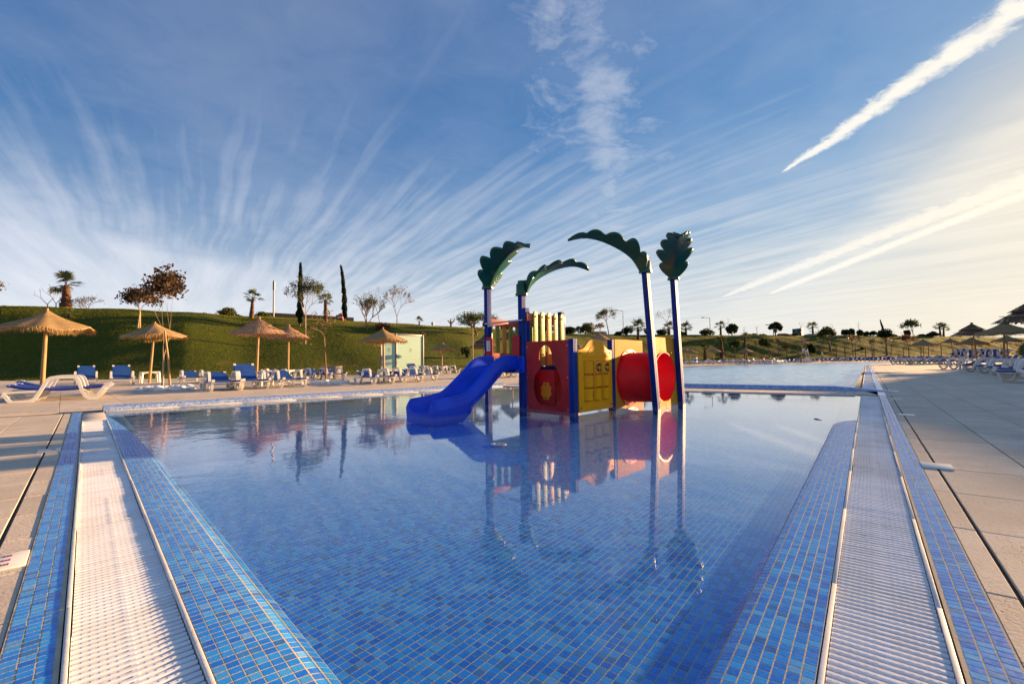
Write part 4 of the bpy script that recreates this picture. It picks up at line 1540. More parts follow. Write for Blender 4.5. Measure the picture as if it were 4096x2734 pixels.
def thatch_mat(name, c1, c2, ring):
    m, t, out = new_mat(name)
    tc = t.n('ShaderNodeTexCoord').outputs['Object']
    x, y, z = t.sep(tc)
    rad = t.math('SQRT', t.math('ADD', t.math('MULTIPLY', x, x), t.math('MULTIPLY', y, y)))
    ang = t.math('ARCTAN2', y, x)
    if ring:      # esparto: braided bands coiled round and round
        wv = t.math('SINE', t.math('MULTIPLY_ADD', ang, 2.0, t.math('MULTIPLY', rad, 150.0)))
        st_ = t.noise(t.comb(t.math('MULTIPLY', ang, 24.0), t.math('MULTIPLY', rad, 40.0), 0.0), 1.0, 4, 0.6)
        band = t.noise(t.comb(t.math('MULTIPLY', ang, 0.6), t.math('MULTIPLY', rad, 6.0), 2.0), 1.0, 3)
        h = t.math('ADD', t.math('MULTIPLY', wv, 0.5), t.math('MULTIPLY', st_, 1.4))
    else:
        st_ = t.noise(t.comb(t.math('MULTIPLY', ang, 60.0), t.math('MULTIPLY', rad, 2.0), 0.0), 1.0, 4, 0.6)
        band = t.noise(t.comb(t.math('MULTIPLY', ang, 3.0), t.math('MULTIPLY', rad, 1.0), 2.0), 1.0, 3)
        h = st_
    c = t.mix(t.smooth(st_, 0.3, 0.72), c1, c2)
    c = t.mix(t.smooth(band, 0.3, 0.7, 0, 0.35), c, tuple(v * 0.55 for v in c1))
    k = t.math('MULTIPLY_ADD', t.n('ShaderNodeObjectInfo').outputs['Random'], 0.3, 0.85)
    c = t.mix(1.0, c, t.comb(k, k, k), 'MULTIPLY')
    bsdf(t, out, c, 0.9, t.bump(h, 0.7, 0.02), spec=0.1)


thatch_mat('esparto', (0.31, 0.20, 0.09), (0.48, 0.34, 0.17), True)
thatch_mat('reed', (0.36, 0.20, 0.11), (0.54, 0.34, 0.19), False)
thatch_mat('reed_shaded', (0.15, 0.095, 0.055), (0.25, 0.165, 0.10), False)  # darker copy of the reed, backlit shade put into its colour
mat('fringe_straw', (0.36, 0.23, 0.10), 0.9, 0.4, 5, col2=(0.46, 0.31, 0.14), spec=0.1)
mat('reed_tie', (0.55, 0.42, 0.30), 0.9, 0.2, 5)


# ------------------------------------------------------------------ parasols
def esparto_canopy(r=1.2, h=0.62, two=False, seed=1):
    rg = random.Random(seed)
    N_ = 72
    ph = [rg.uniform(0, 6.28) for _ in range(3)]

    def wob(rr, zz, a):
        k = rr / r
        d = k * k * (0.035 * math.sin(3 * a + ph[0]) + 0.03 * math.sin(5 * a + ph[1]) + 0.018 * math.sin(11 * a + ph[2]))
        return rr * (1 + 0.02 * math.sin(7 * a + ph[2])), zz + d
    prof = []
    for i in range(15):
        u = i / 14
        prof.append((0.03 + (r - 0.03) * u, h * (1 - u ** 0.90) * (1 - 0.10 * math.sin(math.pi * u)) - 0.05 * max(0, u - 0.85)))
    edge = (r * 0.995, -0.055)
    under = [(rr * 0.985, zz - 0.05) for rr, zz in reversed(prof[1:-1])]
    m_ = MB().lathe([(0.0, h + 0.01)] + prof + [edge] + under, N_, (0, 0, 0), wob)
    fr_ = MB()
    for k in range(1300):
        a = rg.uniform(0, 2 * math.pi)
        rr = r * rg.uniform(0.93, 1.01)
        rx, zz = wob(rr, -0.02, a)
        ln = rg.uniform(0.05, 0.21) * r / 1.2
        tw_ = rg.uniform(-0.35, 0.35); outw = rg.uniform(-0.10, 0.12)
        wd = 0.0032 * r / 1.2
        p0 = Vector((rx * math.cos(a), rx * math.sin(a), zz + 0.02))
        p1 = Vector(((rx + outw * 0.7) * math.cos(a + tw_ * ln * 0.6), (rx + outw * 0.7) * math.sin(a + tw_ * ln * 0.6), zz - ln * 0.55))
        p2 = Vector(((rx + outw) * math.cos(a + tw_ * ln * 1.3), (rx + outw) * math.sin(a + tw_ * ln * 1.3), zz - ln))
        sdv = Vector((-math.sin(a + 0.6), math.cos(a + 0.6), 0)) * wd
        fr_.add([p0 - sdv, p0 + sdv, p1 + sdv, p1 - sdv, p2], [(0, 1, 2, 3), (3, 2, 4)])
    return m_.mesh('canopy', 'esparto', 60), fr_.mesh('fringe', 'fringe_straw')


def reed_canopy(r=1.2, h=0.72, seed=3, tiers=1):
    rg = random.Random(seed)
    m_ = MB(); tie = MB()
    tr = [(0.0, 1.0, 0.0)] if tiers == 1 else [(0.0, 0.62, 0.0), (0.35, 1.0, -0.10)]
    for (u0, u1, dz) in tr:
        n_ = 230
        for k in range(n_):
            a = 2 * math.pi * (k + rg.uniform(-0.4, 0.4)) / n_
            uu0 = u0 + 0.02 + rg.uniform(0, 0.03); uu1 = u1 * rg.uniform(0.93, 1.03)
            pts = []
            for q in range(5):
                u = uu0 + (uu1 - uu0) * q / 4
                pts.append(Vector((r * u * math.cos(a), r * u * math.sin(a), h * (1 - u ** 0.93) + dz + 0.03 * math.sin(2 * a + seed) * u + rg.uniform(-0.008, 0.008))))
            wd = r * 2.4 * math.pi / n_ * 0.5
            sdv = Vector((-math.sin(a), math.cos(a), 0))
            vs = []
            for i, p in enumerate(pts):
                ww = wd * (0.12 + 0.88 * (uu0 + (uu1 - uu0) * i / 4))
                vs += [p - sdv * ww, p + sdv * ww]
            m_.add(vs, [(2 * i, 2 * i + 1, 2 * i + 3, 2 * i + 2) for i in range(4)])
    m_.lathe([(0.02, h - 0.02), (0.07, h - 0.03), (0.09, h + 0.03), (0.05, h + 0.055), (0.0, h + 0.05)], 16)
    for u in (0.42, 0.80):
        pts = [Vector((r * u * math.cos(a), r * u * math.sin(a), h * (1 - u ** 0.93) + 0.012 + 0.03 * math.sin(2 * a + seed) * u)) for a in np.linspace(0, 2 * math.pi, 49)]
        tie.tube(pts, 0.007, 4)
    return m_.mesh('canopy', 'reed' if tiers == 1 else 'reed_shaded', 30), tie.mesh('binding', 'reed_tie')


ESP = [esparto_canopy(1.2, 0.62, seed=k) for k in (1, 2, 3)]
REED = [reed_canopy(1.2, 0.74, seed=k) for k in (3, 5)]
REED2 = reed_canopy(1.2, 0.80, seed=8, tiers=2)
pole_cache = {}


def parasol(base_px, apex_px, half_px, kind, label, group='thatched parasols', Yd=None, canopy_h=None, z0=0.0):
    b = G(*base_px, z0) if Yd is None else Vector((ray(*base_px).x / ray(*base_px).y * Yd, Yd, z0))
    Yd = b.y
    a = at(apex_px[0], apex_px[1], Yd)
    r = half_px / FPX * Yd / math.sqrt(1 + (b.x / b.y) ** 2)
    root = thing('thatched_parasol', label, 'parasol', b, rng.uniform(0, 6.28), group)
    i_ = rng.randrange(3)
    if kind == 'esparto':
        c_me, f_me = ESP[i_]; nm2, ch = 'fringe', 0.62
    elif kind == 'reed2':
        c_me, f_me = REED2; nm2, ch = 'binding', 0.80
    else:
        c_me, f_me = REED[i_ % 2]; nm2, ch = 'binding', 0.74
    k = r / 1.2
    kz = k if canopy_h is None else canopy_h / ch
    R_ = Matrix.Rotation(-root.rotation_euler.z, 3, 'Z')
    off = R_ @ (a - b)
    can = link('canopy', c_me, root); can.location = (off.x, off.y, off.z - ch * kz); can.scale = (k, k, kz)
    can.rotation_euler = (rng.uniform(-0.03, 0.03), rng.uniform(-0.03, 0.03), 0)
    f = link(nm2, f_me, can); stuff(f)
    pl = MB().tube([(0, 0, -0.03), (off.x * 0.5, off.y * 0.5, off.z * 0.5), (off.x, off.y, off.z + (0.05 if kind == 'esparto' else 0.0))], [0.056, 0.05, 0.034], 12)
    pl.build('pole', 'pole_wood', root, smooth=40)
    return root


parasol((166, 1584), (188.6, 1240), 203, 'esparto', 'large woven straw parasol leaning over the three nearest loungers on the left')
parasol((597, 1530.6), (620, 1290), 133, 'esparto', 'woven straw parasol behind the staked plum tree, pole beside a white table')
parasol((1024, 1539), (1036, 1272), 127, 'reed', 'reed parasol with light ties, nearest of the two reed ones in the middle')
parasol((1151.5, 1522), (1154.5, 1302), 95, 'reed', 'reed parasol half hidden behind the other reed parasol')
parasol((1537, 1526.5), (1531.7, 1313), 97, 'esparto', 'woven straw parasol in front of the frosted shower screen')
parasol((1766, 1494), (1770.7, 1370), 53, 'esparto', 'small woven straw parasol just left of the slide with warm light on top')
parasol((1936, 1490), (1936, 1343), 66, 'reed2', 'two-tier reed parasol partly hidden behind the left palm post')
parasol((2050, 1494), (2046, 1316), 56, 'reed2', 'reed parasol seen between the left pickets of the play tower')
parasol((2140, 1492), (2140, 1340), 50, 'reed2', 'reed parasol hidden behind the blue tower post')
parasol((2398, 1480), (2397, 1331), 58, 'reed', 'reed parasol rising behind the yellow game panel')
parasol((2312, 1474), (2312, 1375), 36, 'esparto', 'straw parasol peeping out beside the yellow game panel')
far_l = 'small straw parasol on the far shore right of the red tunnel'
parasol((2741, 1459), (2742.6, 1393), 28, 'esparto', 'straw parasol on the far shore, first right of the blue post', 'far shore parasols')
parasol((2760, 1460), (2762, 1395), 32, 'esparto', 'straw parasol on the far shore overlapping its left neighbour', 'far shore parasols')
parasol((2855, 1458.5), (2854, 1391.5), 31, 'esparto', 'straw parasol on the far shore left of a slanting palm', 'far shore parasols')
parasol((2980, 1457.5), (2980.5, 1390.5), 33, 'esparto', 'straw parasol on the far shore in front of a palm trunk', 'far shore parasols')
parasol((3206, 1453), (3208, 1358.7), 29, 'reed', 'tall reddish reed parasol above the lifeguard chair', 'far shore parasols', Yd=82)
parasol((3696, 1453), (3693, 1355.7), 61, 'esparto', 'straw parasol at the far right, leftmost of the group in front of the sunset', 'parasols on the right deck')
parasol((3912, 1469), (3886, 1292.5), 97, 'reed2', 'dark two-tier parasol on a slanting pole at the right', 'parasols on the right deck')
parasol((3826, 1440), (3800, 1352), 44, 'esparto', 'straw parasol between the two right-hand groups, partly hidden', 'parasols on the right deck', Yd=58)
parasol((3890, 1440), (3886, 1348), 72, 'esparto', 'straw parasol behind the slanting-pole parasol', 'parasols on the right deck', Yd=52)
parasol((4032, 1440), (4026, 1340), 66, 'esparto', 'straw parasol far back at the right picture edge', 'parasols on the right deck', Yd=46)
parasol((4013, 1474), (4018, 1286), 128, 'esparto', 'wide straw parasol on a thick pole near the right picture edge', 'parasols on the right deck')
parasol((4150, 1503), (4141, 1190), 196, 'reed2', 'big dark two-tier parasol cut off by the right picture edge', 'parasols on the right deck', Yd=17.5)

# ------------------------------------------------------------------ loungers
def catmull(key, n_):
    out_ = []
    for i in range(len(key) - 1):
        p0, p1, p2, p3 = (Vector(key[max(0, min(len(key) - 1, i + k))]) for k in (-1, 0, 1, 2))
        for q in range(n_):
            u = q / n_
            out_.append(tuple(0.5 * ((2 * p1) + (p2 - p0) * u + (2 * p0 - 5 * p1 + 4 * p2 - p3) * u * u + (3 * p1 - p0 - 3 * p2 + p3) * u ** 3)))
    out_.append(tuple(key[-1]))
    return out_


def crop_pt(x, z):
    return ((x - 1020) * 0.00108, (850 - z) * 0.00128)


side_key = [crop_pt(*p) for p in ((45, 690), (95, 725), (140, 790), (200, 836), (290, 842), (480, 842), (575, 815), (640, 745), (700, 650), (760, 545), (815, 460), (880, 415), (980, 404), (1280, 404), (1355, 424), (1400, 490), (1440, 600), (1485, 705), (1550, 790), (1640, 825), (1740, 818), (1815, 765), (1860, 690), (1895, 620), (1950, 592), (2025, 590))]
SIDE = catmull(side_key, 3)


def lounger_meshes(back_deg, tag_):
    ms = {}
    side = MB().strap(SIDE, 0.065, 0.075, 0.0)
    side.strap([crop_pt(60, 672), crop_pt(300, 662), crop_pt(700, 652)], 0.055, 0.05, 0.0)
    # foot pads
    for x in (330, 1660):
        px, pz = crop_pt(x, 842)
        side.box((px, 0, 0.012), (0.20, 0.055, 0.024))
    side.strap(catmull([crop_pt(1500, 640), crop_pt(1600, 690), crop_pt(1720, 685), crop_pt(1850, 625)], 4), 0.03, 0.03, 0.0)
    ms['side_frame'] = side.mesh('side_frame', 'plastic_white', 50)
    seat = MB()
    hx = -0.28
    pts = catmull([(hx, 0.285), (0.0, 0.265), (0.3, 0.27), (0.6, 0.295), (0.82, 0.305), (1.03, 0.305)], 4)
    seat.strap(pts, 0.54, 0.05, 0.0)
    ms['seat'] = seat.mesh('seat', tag_, 50)
    rails = []
    for sgn in (-1, 1):
        r_ = MB().strap([(x, z + 0.004) for x, z in pts], 0.035, 0.045, sgn * 0.285)
        rails.append(r_.mesh('seat_rail', tag_, 50))
    ms['seat_rail'] = rails
    a = deg(back_deg)
    back = MB()
    bp = []
    for q in range(7):
        d = 0.72 * q / 6
        bend = 0.03 * math.sin(math.pi * q / 6)
        bp.append((hx - d * math.cos(a) + bend * math.sin(a) * -1, 0.292 + d * math.sin(a) - bend * math.cos(a)))
    back.strap(bp, 0.54, 0.045, 0.0)
    ms['backrest'] = back.mesh('backrest', tag_, 50)
    br = []
    for sgn in (-1, 1):
        b = MB().strap([(x, z - 0.012) for x, z in bp], 0.03, 0.035, sgn * 0.275)
        br.append(b.mesh('back_rail', tag_, 50))
        b = MB()
        ex, ez = bp[-1]
        b.box((ex + 0.03 * math.cos(a), sgn * 0.25, ez - 0.03 * math.sin(a) + 0.01), (0.09, 0.07, 0.035), Matrix.Rotation(a, 3, 'Y'))
        mx_, mz_ = bp[3]
        b.strap([(mx_, mz_ - 0.02), ((mx_ - 1.02) / 2 - 0.0, (mz_ + 0.19) / 2), (-1.0, 0.20)], 0.022, 0.028, sgn * 0.24)
        br.append(b.mesh('back_strut', 'plastic_white', 50))
    ms['back_rail'] = br
    cb = MB()
    for x, z in ((crop_pt(690, 655)), (crop_pt(1470, 640)), (0.98, 0.275)):
        cb.box((x, 0, z), (0.04, 0.60, 0.04))
    ms['cross_bar'] = cb.mesh('cross_bar', 'plastic_white')
    return ms


def lounger_source(back_deg, sling):
    ms = lounger_meshes(back_deg, sling)
    root = bpy.data.objects.new('sun_lounger', None); root.empty_display_size = 0.2
    COL.objects.link(root); root['category'] = 'sun lounger'
    for sgn in (-1, 1):
        o = link('side_frame', ms['side_frame'], root); o.location = (0, sgn * 0.335, 0)
    for me_ in ms['seat_rail']:
        link('seat_rail', me_, root)
    link('seat', ms['seat'], root)
    bk_ = link('backrest', ms['backrest'], root)
    for me_ in ms['back_rail']:
        link(me_.name.split('.')[0], me_, bk_)
    link('cross_bar', ms['cross_bar'], root)
    return root


def join_mesh(ms, mirror=False):
    """one mesh for loungers too far away to show their parts"""
    bm = bmesh.new(); me = bpy.data.meshes.new('sun_lounger')
    items = [(ms['side_frame'], 0.335, 0), (ms['side_frame'], -0.335, 0), (ms['seat'], 0, 1), (ms['backrest'], 0, 1), (ms['cross_bar'], 0, 0)] + [(q, 0, 0 if q.name.startswith('back_strut') else 1) for q in ms['seat_rail'] + ms['back_rail']]
    vs, fs, mi = [], [], []
    for m_, dy, k in items:
        o = len(vs)
        vs += [(v.co.x, v.co.y + dy, v.co.z) for v in m_.vertices]
        fs += [tuple(i + o for i in p.vertices) for p in m_.polygons]; mi += [k] * len(m_.polygons)
    bm.free()
    me.from_pydata(vs, [], fs)
    me.materials.append(MATS['plastic_white']); me.materials.append(items[2][0].materials[0])
    
    me.polygons.foreach_set('material_index', mi)
    me.shade_smooth(); me.set_sharp_from_angle(angle=deg(50))
    return me


SRC = {}
used = set()


def lounger(px, back, az, label, group='sun loungers on the left deck', sling='sling_blue', p=None, shift=(0, 0), k=None):
    if k is None:
        k = (0.88, 1.0, 1.0) if px is None else (1.0, 1.15, 1.02) if group.endswith('left deck') else (1.1, 1.1, 1.1)
    key_ = (back, sling)
    p = G(*px) if p is None else Vector(p)
    d = Vector((math.sin(az), math.cos(az), 0))          # foot end points this way
    n_ = Vector((d.y, -d.x, 0))
    p = p + d * shift[0] + n_ * shift[1]
    rz = math.atan2(d.y, d.x)
    if key_ not in SRC:
        SRC[key_] = lounger_source(back, sling)
        o = SRC[key_]; o.location = p; o.rotation_euler = (0, 0, rz)
        o['label'] = label; o['group'] = group; o.scale = k
        return o
    return dup(SRC[key_], p, rz, label, group, k)


# the three nearest ones, side by side, foot ends to the right
p_a, p_b = G(82, 1609), G(370, 1596)
d0 = (p_b - p_a).normalized(); az0 = math.atan2(d0.x, d0.y)
c0 = (p_a + p_b) / 2; n0 = Vector((-d0.y, d0.x, 0))
lounger(None, 9, az0, 'nearest white lounger at the left edge with blue sling and arched arms', sling='sling_deep', p=c0 + n0 * 0.34)
lounger(None, 9, az0, 'middle lounger of the three lined up at the left edge', sling='sling_deep', p=c0 + n0 * 1.10)
lounger(None, 14, az0, 'third lounger behind its two neighbours at the left edge, back a little raised', p=c0 + n0 * 1.9 - d0 * 0.1)
FACE = deg(137)
lounger((343, 1536), 52, FACE, 'upright blue lounger behind the three nearest ones', shift=(-0.75, 0))
lounger((490, 1538), 52, FACE, 'upright blue lounger next to a white table, left of the staked tree', shift=(-0.75, 0))
lounger((775, 1533), 20, FACE, 'low blue lounger just right of the staked plum tree', shift=(-0.75, 0))
lounger((902, 1563), 22, FACE, 'blue lounger nearest the water, left of the upright one', shift=(-0.75, 0))
lounger((1018, 1556), 48, FACE, 'lounger with its blue back raised beside the table with the hat', shift=(-0.75, 0))
lounger((1118, 1531), 22, FACE, 'blue lounger mostly hidden behind the table with the hat', shift=(-0.75, 0))
lounger((1172, 1549), 22, FACE, 'blue lounger right of the table with the hat', shift=(-0.75, 0))
lounger((1280, 1517), 18, FACE, 'blue lounger left of the bare staked sapling', shift=(-0.75, 0))
lounger((1348, 1517), 18, FACE, 'blue lounger right of the bare staked sapling, before the grey cabinet', shift=(-0.75, 0))
lounger((1533, 1535), 16, FACE, 'blue lounger left of the white table by the shower screen', shift=(-0.75, 0))
lounger((1650, 1528), 18, FACE, 'blue lounger in front of the frosted shower screen', shift=(-0.75, 0))
lounger((1712, 1523), 18, FACE, 'blue lounger at the right corner of the shower screen', shift=(-0.75, 0))
lounger((1690, 1499), 40, FACE, 'small lounger behind the right edge of the shower screen', shift=(-0.75, 0))
lounger((1742, 1497), 24, FACE, 'small lounger left of the far white table near the slide', shift=(-0.75, 0))
lounger((1815, 1494), 20, FACE, 'small lounger right of the far white table near the slide', shift=(-0.75, 0))
lounger((2010, 1509), 18, FACE, 'lounger glimpsed under the top of the slide, left one', shift=(-0.6, 0))
lounger((2075, 1508), 18, FACE, 'lounger glimpsed under the top of the slide, right one', shift=(-0.6, 0))
# right deck: feet towards the water
FR_AZ = deg(-84)
rl_ = [((3800, 1476), 'white lounger at the left end of the near right row'), ((3915, 1487), 'second white lounger of the near right row'), ((3975, 1493), 'third white lounger of the near right row'), ((4030, 1501), 'fourth white lounger of the near right row'), ((4080, 1512), 'fifth white lounger of the near right row'), ((4096, 1530), 'nearest lounger at the right picture edge, foot end in view')]
for q, lb in rl_:
    lounger(q, 12, FR_AZ, lb, 'sun loungers on the right deck', 'sling_blue', shift=(-0.7, 0))
for k, q in enumerate(((3590, 1456), (3625, 1456), (3662, 1456), (3705, 1456.5), (3745, 1456), (3782, 1455.5))):
    lounger(q, 12, FR_AZ, 'backlit lounger of the row under the leftmost right-hand parasol', 'sun loungers in the middle right row', 'sling_blue', shift=(-0.6, 0))

LITE = {k: join_mesh(lounger_meshes(k, s)) for k, s in ((16, 'sling_blue'), (34, 'sling_deep'), (50, 'sling_blue'))}


def far_lounger(p, back, az, label, group):
    o = link('sun_lounger', LITE[back])
    d = Vector((math.sin(az), math.cos(az)))
    o.location = p; o.rotation_euler = (0, 0, math.atan2(d.y, d.x))
    tag(o, label, 'sun lounger', group)
    return o


for k in range(7):
    q = (3960 + 26 * k, 1449 - 0.6 * k)
    far_lounger(G(*q), (34, 16, 34, 50)[k % 4], FR_AZ + rng.uniform(-0.2, 0.2), 'dark backlit lounger far back under the right-hand parasols', 'far loungers on the right deck')
xs8 = [290, 345, 400, 470, 580, 690, 770, 850, 910, 990, 1110, 1255, 1310, 1370, 1440, 1510, 1580, 1650, 1700, 1800, 1880, 1950, 2020, 2090, 2160, 2230, 2310]
for k, x in enumerate(xs8):
    q = (2680 + x * 0.1958, 1380 + (405 - 18 * (x / 2349.0) - (k % 3) * 8) * 0.1958 - 1.5)
    far_lounger(G(*q), (16, 50, 34)[k % 3], deg(150 + rng.uniform(-25, 25)), 'small white and blue lounger on the far shore of the large pool', 'far shore loungers')
for k in range(7):
    q = (3150 + 17 * k, 1449.5 - 0.3 * k)
    far_lounger(G(*q), (16, 34)[k % 2], deg(200 + rng.uniform(-25, 25)), 'small lounger by the lifeguard chair on the far shore', 'loungers by the lifeguard chair')
for k in range(33):
    q = (3252 + 16.8 * k, 1447.2 - 0.17 * k + rng.uniform(-0.25, 0.25))
    far_lounger(G(*q), (34, 34, 50, 34)[k % 4], deg(225 + rng.uniform(-14, 14)), 'small lounger in the long blue row on the far right shore', 'long blue row of loungers')
for k in range(27):
    q = (3262 + 19.6 * k, 1444.6 - 0.19 * k + rng.uniform(-0.2, 0.2))
    far_lounger(G(*q), (34, 50)[k % 2], deg(225 + rng.uniform(-14, 14)), 'small lounger in the second blue row on the far right shore', 'second blue row of loungers')
# stacks of loungers stood on end under the trees
st_x = [3792, 3810, 3832, 3860, 3884, 3906, 3930, 3955, 3985, 4004]
for k, x in enumerate(st_x):
    p = G(x, 1439.5 - 0.02 * (x - 3792)); p.y = min(p.y, 104); p.x = (x - CX) / FPX * p.y * 1.012
    for j in range(5):
        o = link('sun_lounger', LITE[(34, 16, 50)[k % 3]])
        dz_ = Vector((0.16 * j, 0.05 * j, 0.0))
        o.matrix_world = Matrix.Translation(p + dz_ + Vector((0, 0, 1.1 + (k % 3) * 0.08))) @ Matrix.Rotation(deg(-40 + (k % 4) * 25), 4, 'Z') @ Matrix.Rotation(deg(-80 + 1.5 * j), 4, 'Y')
        tag(o, 'lounger stood on end in the stacks behind the right-hand parasols', 'sun lounger', 'stacked loungers')


# ------------------------------------------------------------------ tables and what lies on them
def table_source():
    root = bpy.data.objects.new('side_table', None); COL.objects.link(root); root['category'] = 'table'
    t_ = MB().box((0, 0, 0.485), (0.64, 0.64, 0.03)).box((0, 0, 0.462), (0.60, 0.60, 0.02)).build('table_top', 'plastic_white', root, bevel=0.008)
    for sx_ in (-1, 1):
        for sy in (-1, 1):
            MB().beam((sx_ * 0.305, sy * 0.305, 0.0), (sx_ * 0.275, sy * 0.275, 0.46), 0.075, 0.075).build('leg', 'plastic_white', root, bevel=0.012)
    for k in range(4):
        pts = [(-0.27, 0.462), (0.27, 0.462), (0.27, 0.34)] + [(0.24 * math.cos(math.pi * q / 10), 0.36 + 0.07 * math.sin(math.pi * q / 10)) for q in range(11)] + [(-0.27, 0.34)]
        M_ = Matrix.Rotation(k * math.pi / 2, 4, 'Z') @ Matrix.Translation((0, -0.30, 0))
        MB().plate([pts], 0.02, M_).build('apron', 'plastic_white', root, fix=True)
    return root


TBL = table_source()
tabs = [((598, 1529), 'white plastic table left of the staked plum tree'), ((1067, 1541), 'white plastic table carrying a hat, before the reed parasol'), ((1165, 1522), 'white plastic table under the second reed parasol'), ((1557, 1526), 'white plastic table in front of the shower screen'), ((1774, 1494), 'small white table under the parasol left of the slide'),
        ((3880, 1476), 'white table between loungers at the left of the right row'), ((3990, 1484), 'white table between loungers of the right row, under the slanting pole'), ((4085, 1496), 'white table at the right picture edge'),
        ((2779, 1457), 'tiny white table under the far shore parasols right of the tunnel'), ((2868, 1456.5), 'tiny white table on the far shore before a palm'), ((2986, 1455.5), 'tiny white table on the far shore beside the fourth parasol'), ((3066, 1453), 'tiny white table on the far shore, rightmost of the tables')]
for k, (q, lb) in enumerate(tabs):
    p = G(*q); rz = math.atan2(-1, 1) + 0.1 * (k % 3)
    if k == 0:
        TBL.location = p; TBL.rotation_euler = (0, 0, rz); TBL.scale = (1.2, 1.2, 1.12); TBL['label'] = lb; TBL['group'] = 'white plastic side tables'; t0_ = TBL
    else:
        t_ = dup(TBL, p, rz, lb, 'white plastic side tables', (1.2, 1.2, 1.12))
        if k == 1:
            hat_p = p
hat = thing('sun_hat', 'cream sun hat lying on the white table', 'hat', hat_p + Vector((-0.02, 0, 0.561)))
hm = mat('straw_pale', (0.66, 0.55, 0.40), 0.85, 0.15, 20, 0.4, 120)
MB().lathe([(0.0, 0.115), (0.05, 0.112), (0.085, 0.09), (0.098, 0.05), (0.10, 0.02), (0.0, 0.02)], 24).build('crown', hm, hat, smooth=50)
MB().lathe([(0.09, 0.03), (0.14, 0.016), (0.19, 0.022), (0.21, 0.035), (0.205, 0.028), (0.14, 0.008), (0.09, 0.015)], 32, (0, 0, 0), lambda r, z, a: (r * (1 + 0.10 * math.cos(2 * a)), z + 0.012 * math.sin(3 * a) * (r > 0.15))).build('brim', hm, hat, smooth=50)

# ------------------------------------------------------------------ shower screen, cabinet and small things
mat('alu_grey', (0.20, 0.185, 0.17), 0.45, 0.1, 6, metal=0.3)
m, t, out = new_mat('frosted_glass')
pb = bsdf(t, None, (0.52, 0.74, 0.64), 0.35, spec=0.5)
tl = t.n('ShaderNodeBsdfTranslucent'); t.put(tl, 'Color', (0.50, 0.74, 0.64))
ms_ = t.n('ShaderNodeMixShader'); t.put(ms_, 0, 0.35); t.put(ms_, 1, pb.outputs[0]); t.put(ms_, 2, tl.outputs[0])
t.t.links.new(ms_.outputs[0], out.inputs[0])
mat('sign_dark', (0.02, 0.03, 0.03), 0.5, 0.1, 8)
q = lambda x, y: (1400 + x * 0.19583, 1280 + y * 0.19583)
gA, gB = G(*q(940, 1112)), G(*q(1490, 1092))
gC = G(*q(630, 1122))
HS = at(*q(1485, 300), gB.y).z
shower = thing('shower_screen', 'frosted pale green shower screen in a grey frame beside the grass bank', 'shower screen', gA)
SINV = Matrix.Translation(-gA)


def sp(m_, name, mt, parent=None, **k):
    o = m_.build(name, mt, parent or shower, **k)
    if parent is None:
        o.matrix_parent_inverse = SINV
    return o


up = Vector((0, 0, HS))
for a_ in (gA, gB, gC):
    sp(MB().beam(a_, a_ + up, 0.13 if a_ is not gC else 0.11, 0.09, up=(gB - gA).normalized()), 'frame_post', 'alu_grey', bevel=0.004)
for a_, b_ in ((gA, gB), (gC, gA)):
    dd = (b_ - a_).normalized()
    sp(MB().beam(a_ + up + Vector((0, 0, -0.06)) + dd * 0.06, b_ + up + Vector((0, 0, -0.06)) - dd * 0.06, 0.07, 0.12), 'top_rail', 'alu_grey', bevel=0.004)
    nn = dd.cross(Vector((0, 0, 1)))
    gp = MB().plate([[(0.06, 0.03), ((b_ - a_).length - 0.06, 0.03), ((b_ - a_).length - 0.06, HS - 0.12), (0.06, HS - 0.12)]], 0.012, panel_M(a_, dd))
    go = sp(gp, 'glass_panel', 'frosted_glass', fix=True)
    # shower pictogram
    L_ = (b_ - a_).length; cx_, cz_ = L_ * 0.52, HS * 0.60
    s_ = 0.11 if L_ > 1 else 0.09
    yy = -0.0075
    M_ = panel_M(a_, dd) @ Matrix.Translation((0, yy, 0))
    pic = MB()
    for x0, z0, x1, z1 in ((-s_, -1.2 * s_, s_, -1.1 * s_), (-s_, 1.1 * s_, s_, 1.2 * s_), (-s_, -1.1 * s_, -0.9 * s_, 1.1 * s_), (0.9 * s_, -1.1 * s_, s_, 1.1 * s_)):
        pic.plate([[(cx_ + x0, cz_ + z0), (cx_ + x1, cz_ + z0), (cx_ + x1, cz_ + z1), (cx_ + x0, cz_ + z1)]], 0.002, M_)
    pic.plate([[(cx_ + 0.5 * s_ * math.cos(math.pi * k / 12), cz_ + 0.25 * s_ + 0.5 * s_ * math.sin(math.pi * k / 12)) for k in range(13)]], 0.002, M_)
    for k in range(-2, 3):
        for j in range(2):
            pic.plate([[(cx_ + (k * 0.2 - 0.04) * s_, cz_ - (0.1 + j * 0.35) * s_), (cx_ + (k * 0.2 - 0.04) * s_, cz_ - (0.3 + j * 0.35) * s_), (cx_ + (k * 0.2 + 0.04) * s_, cz_ - (0.3 + j * 0.35) * s_), (cx_ + (k * 0.2 + 0.04) * s_, cz_ - (0.1 + j * 0.35) * s_)]], 0.002, M_)
    sp(pic, 'shower_sign', 'sign_dark', go)

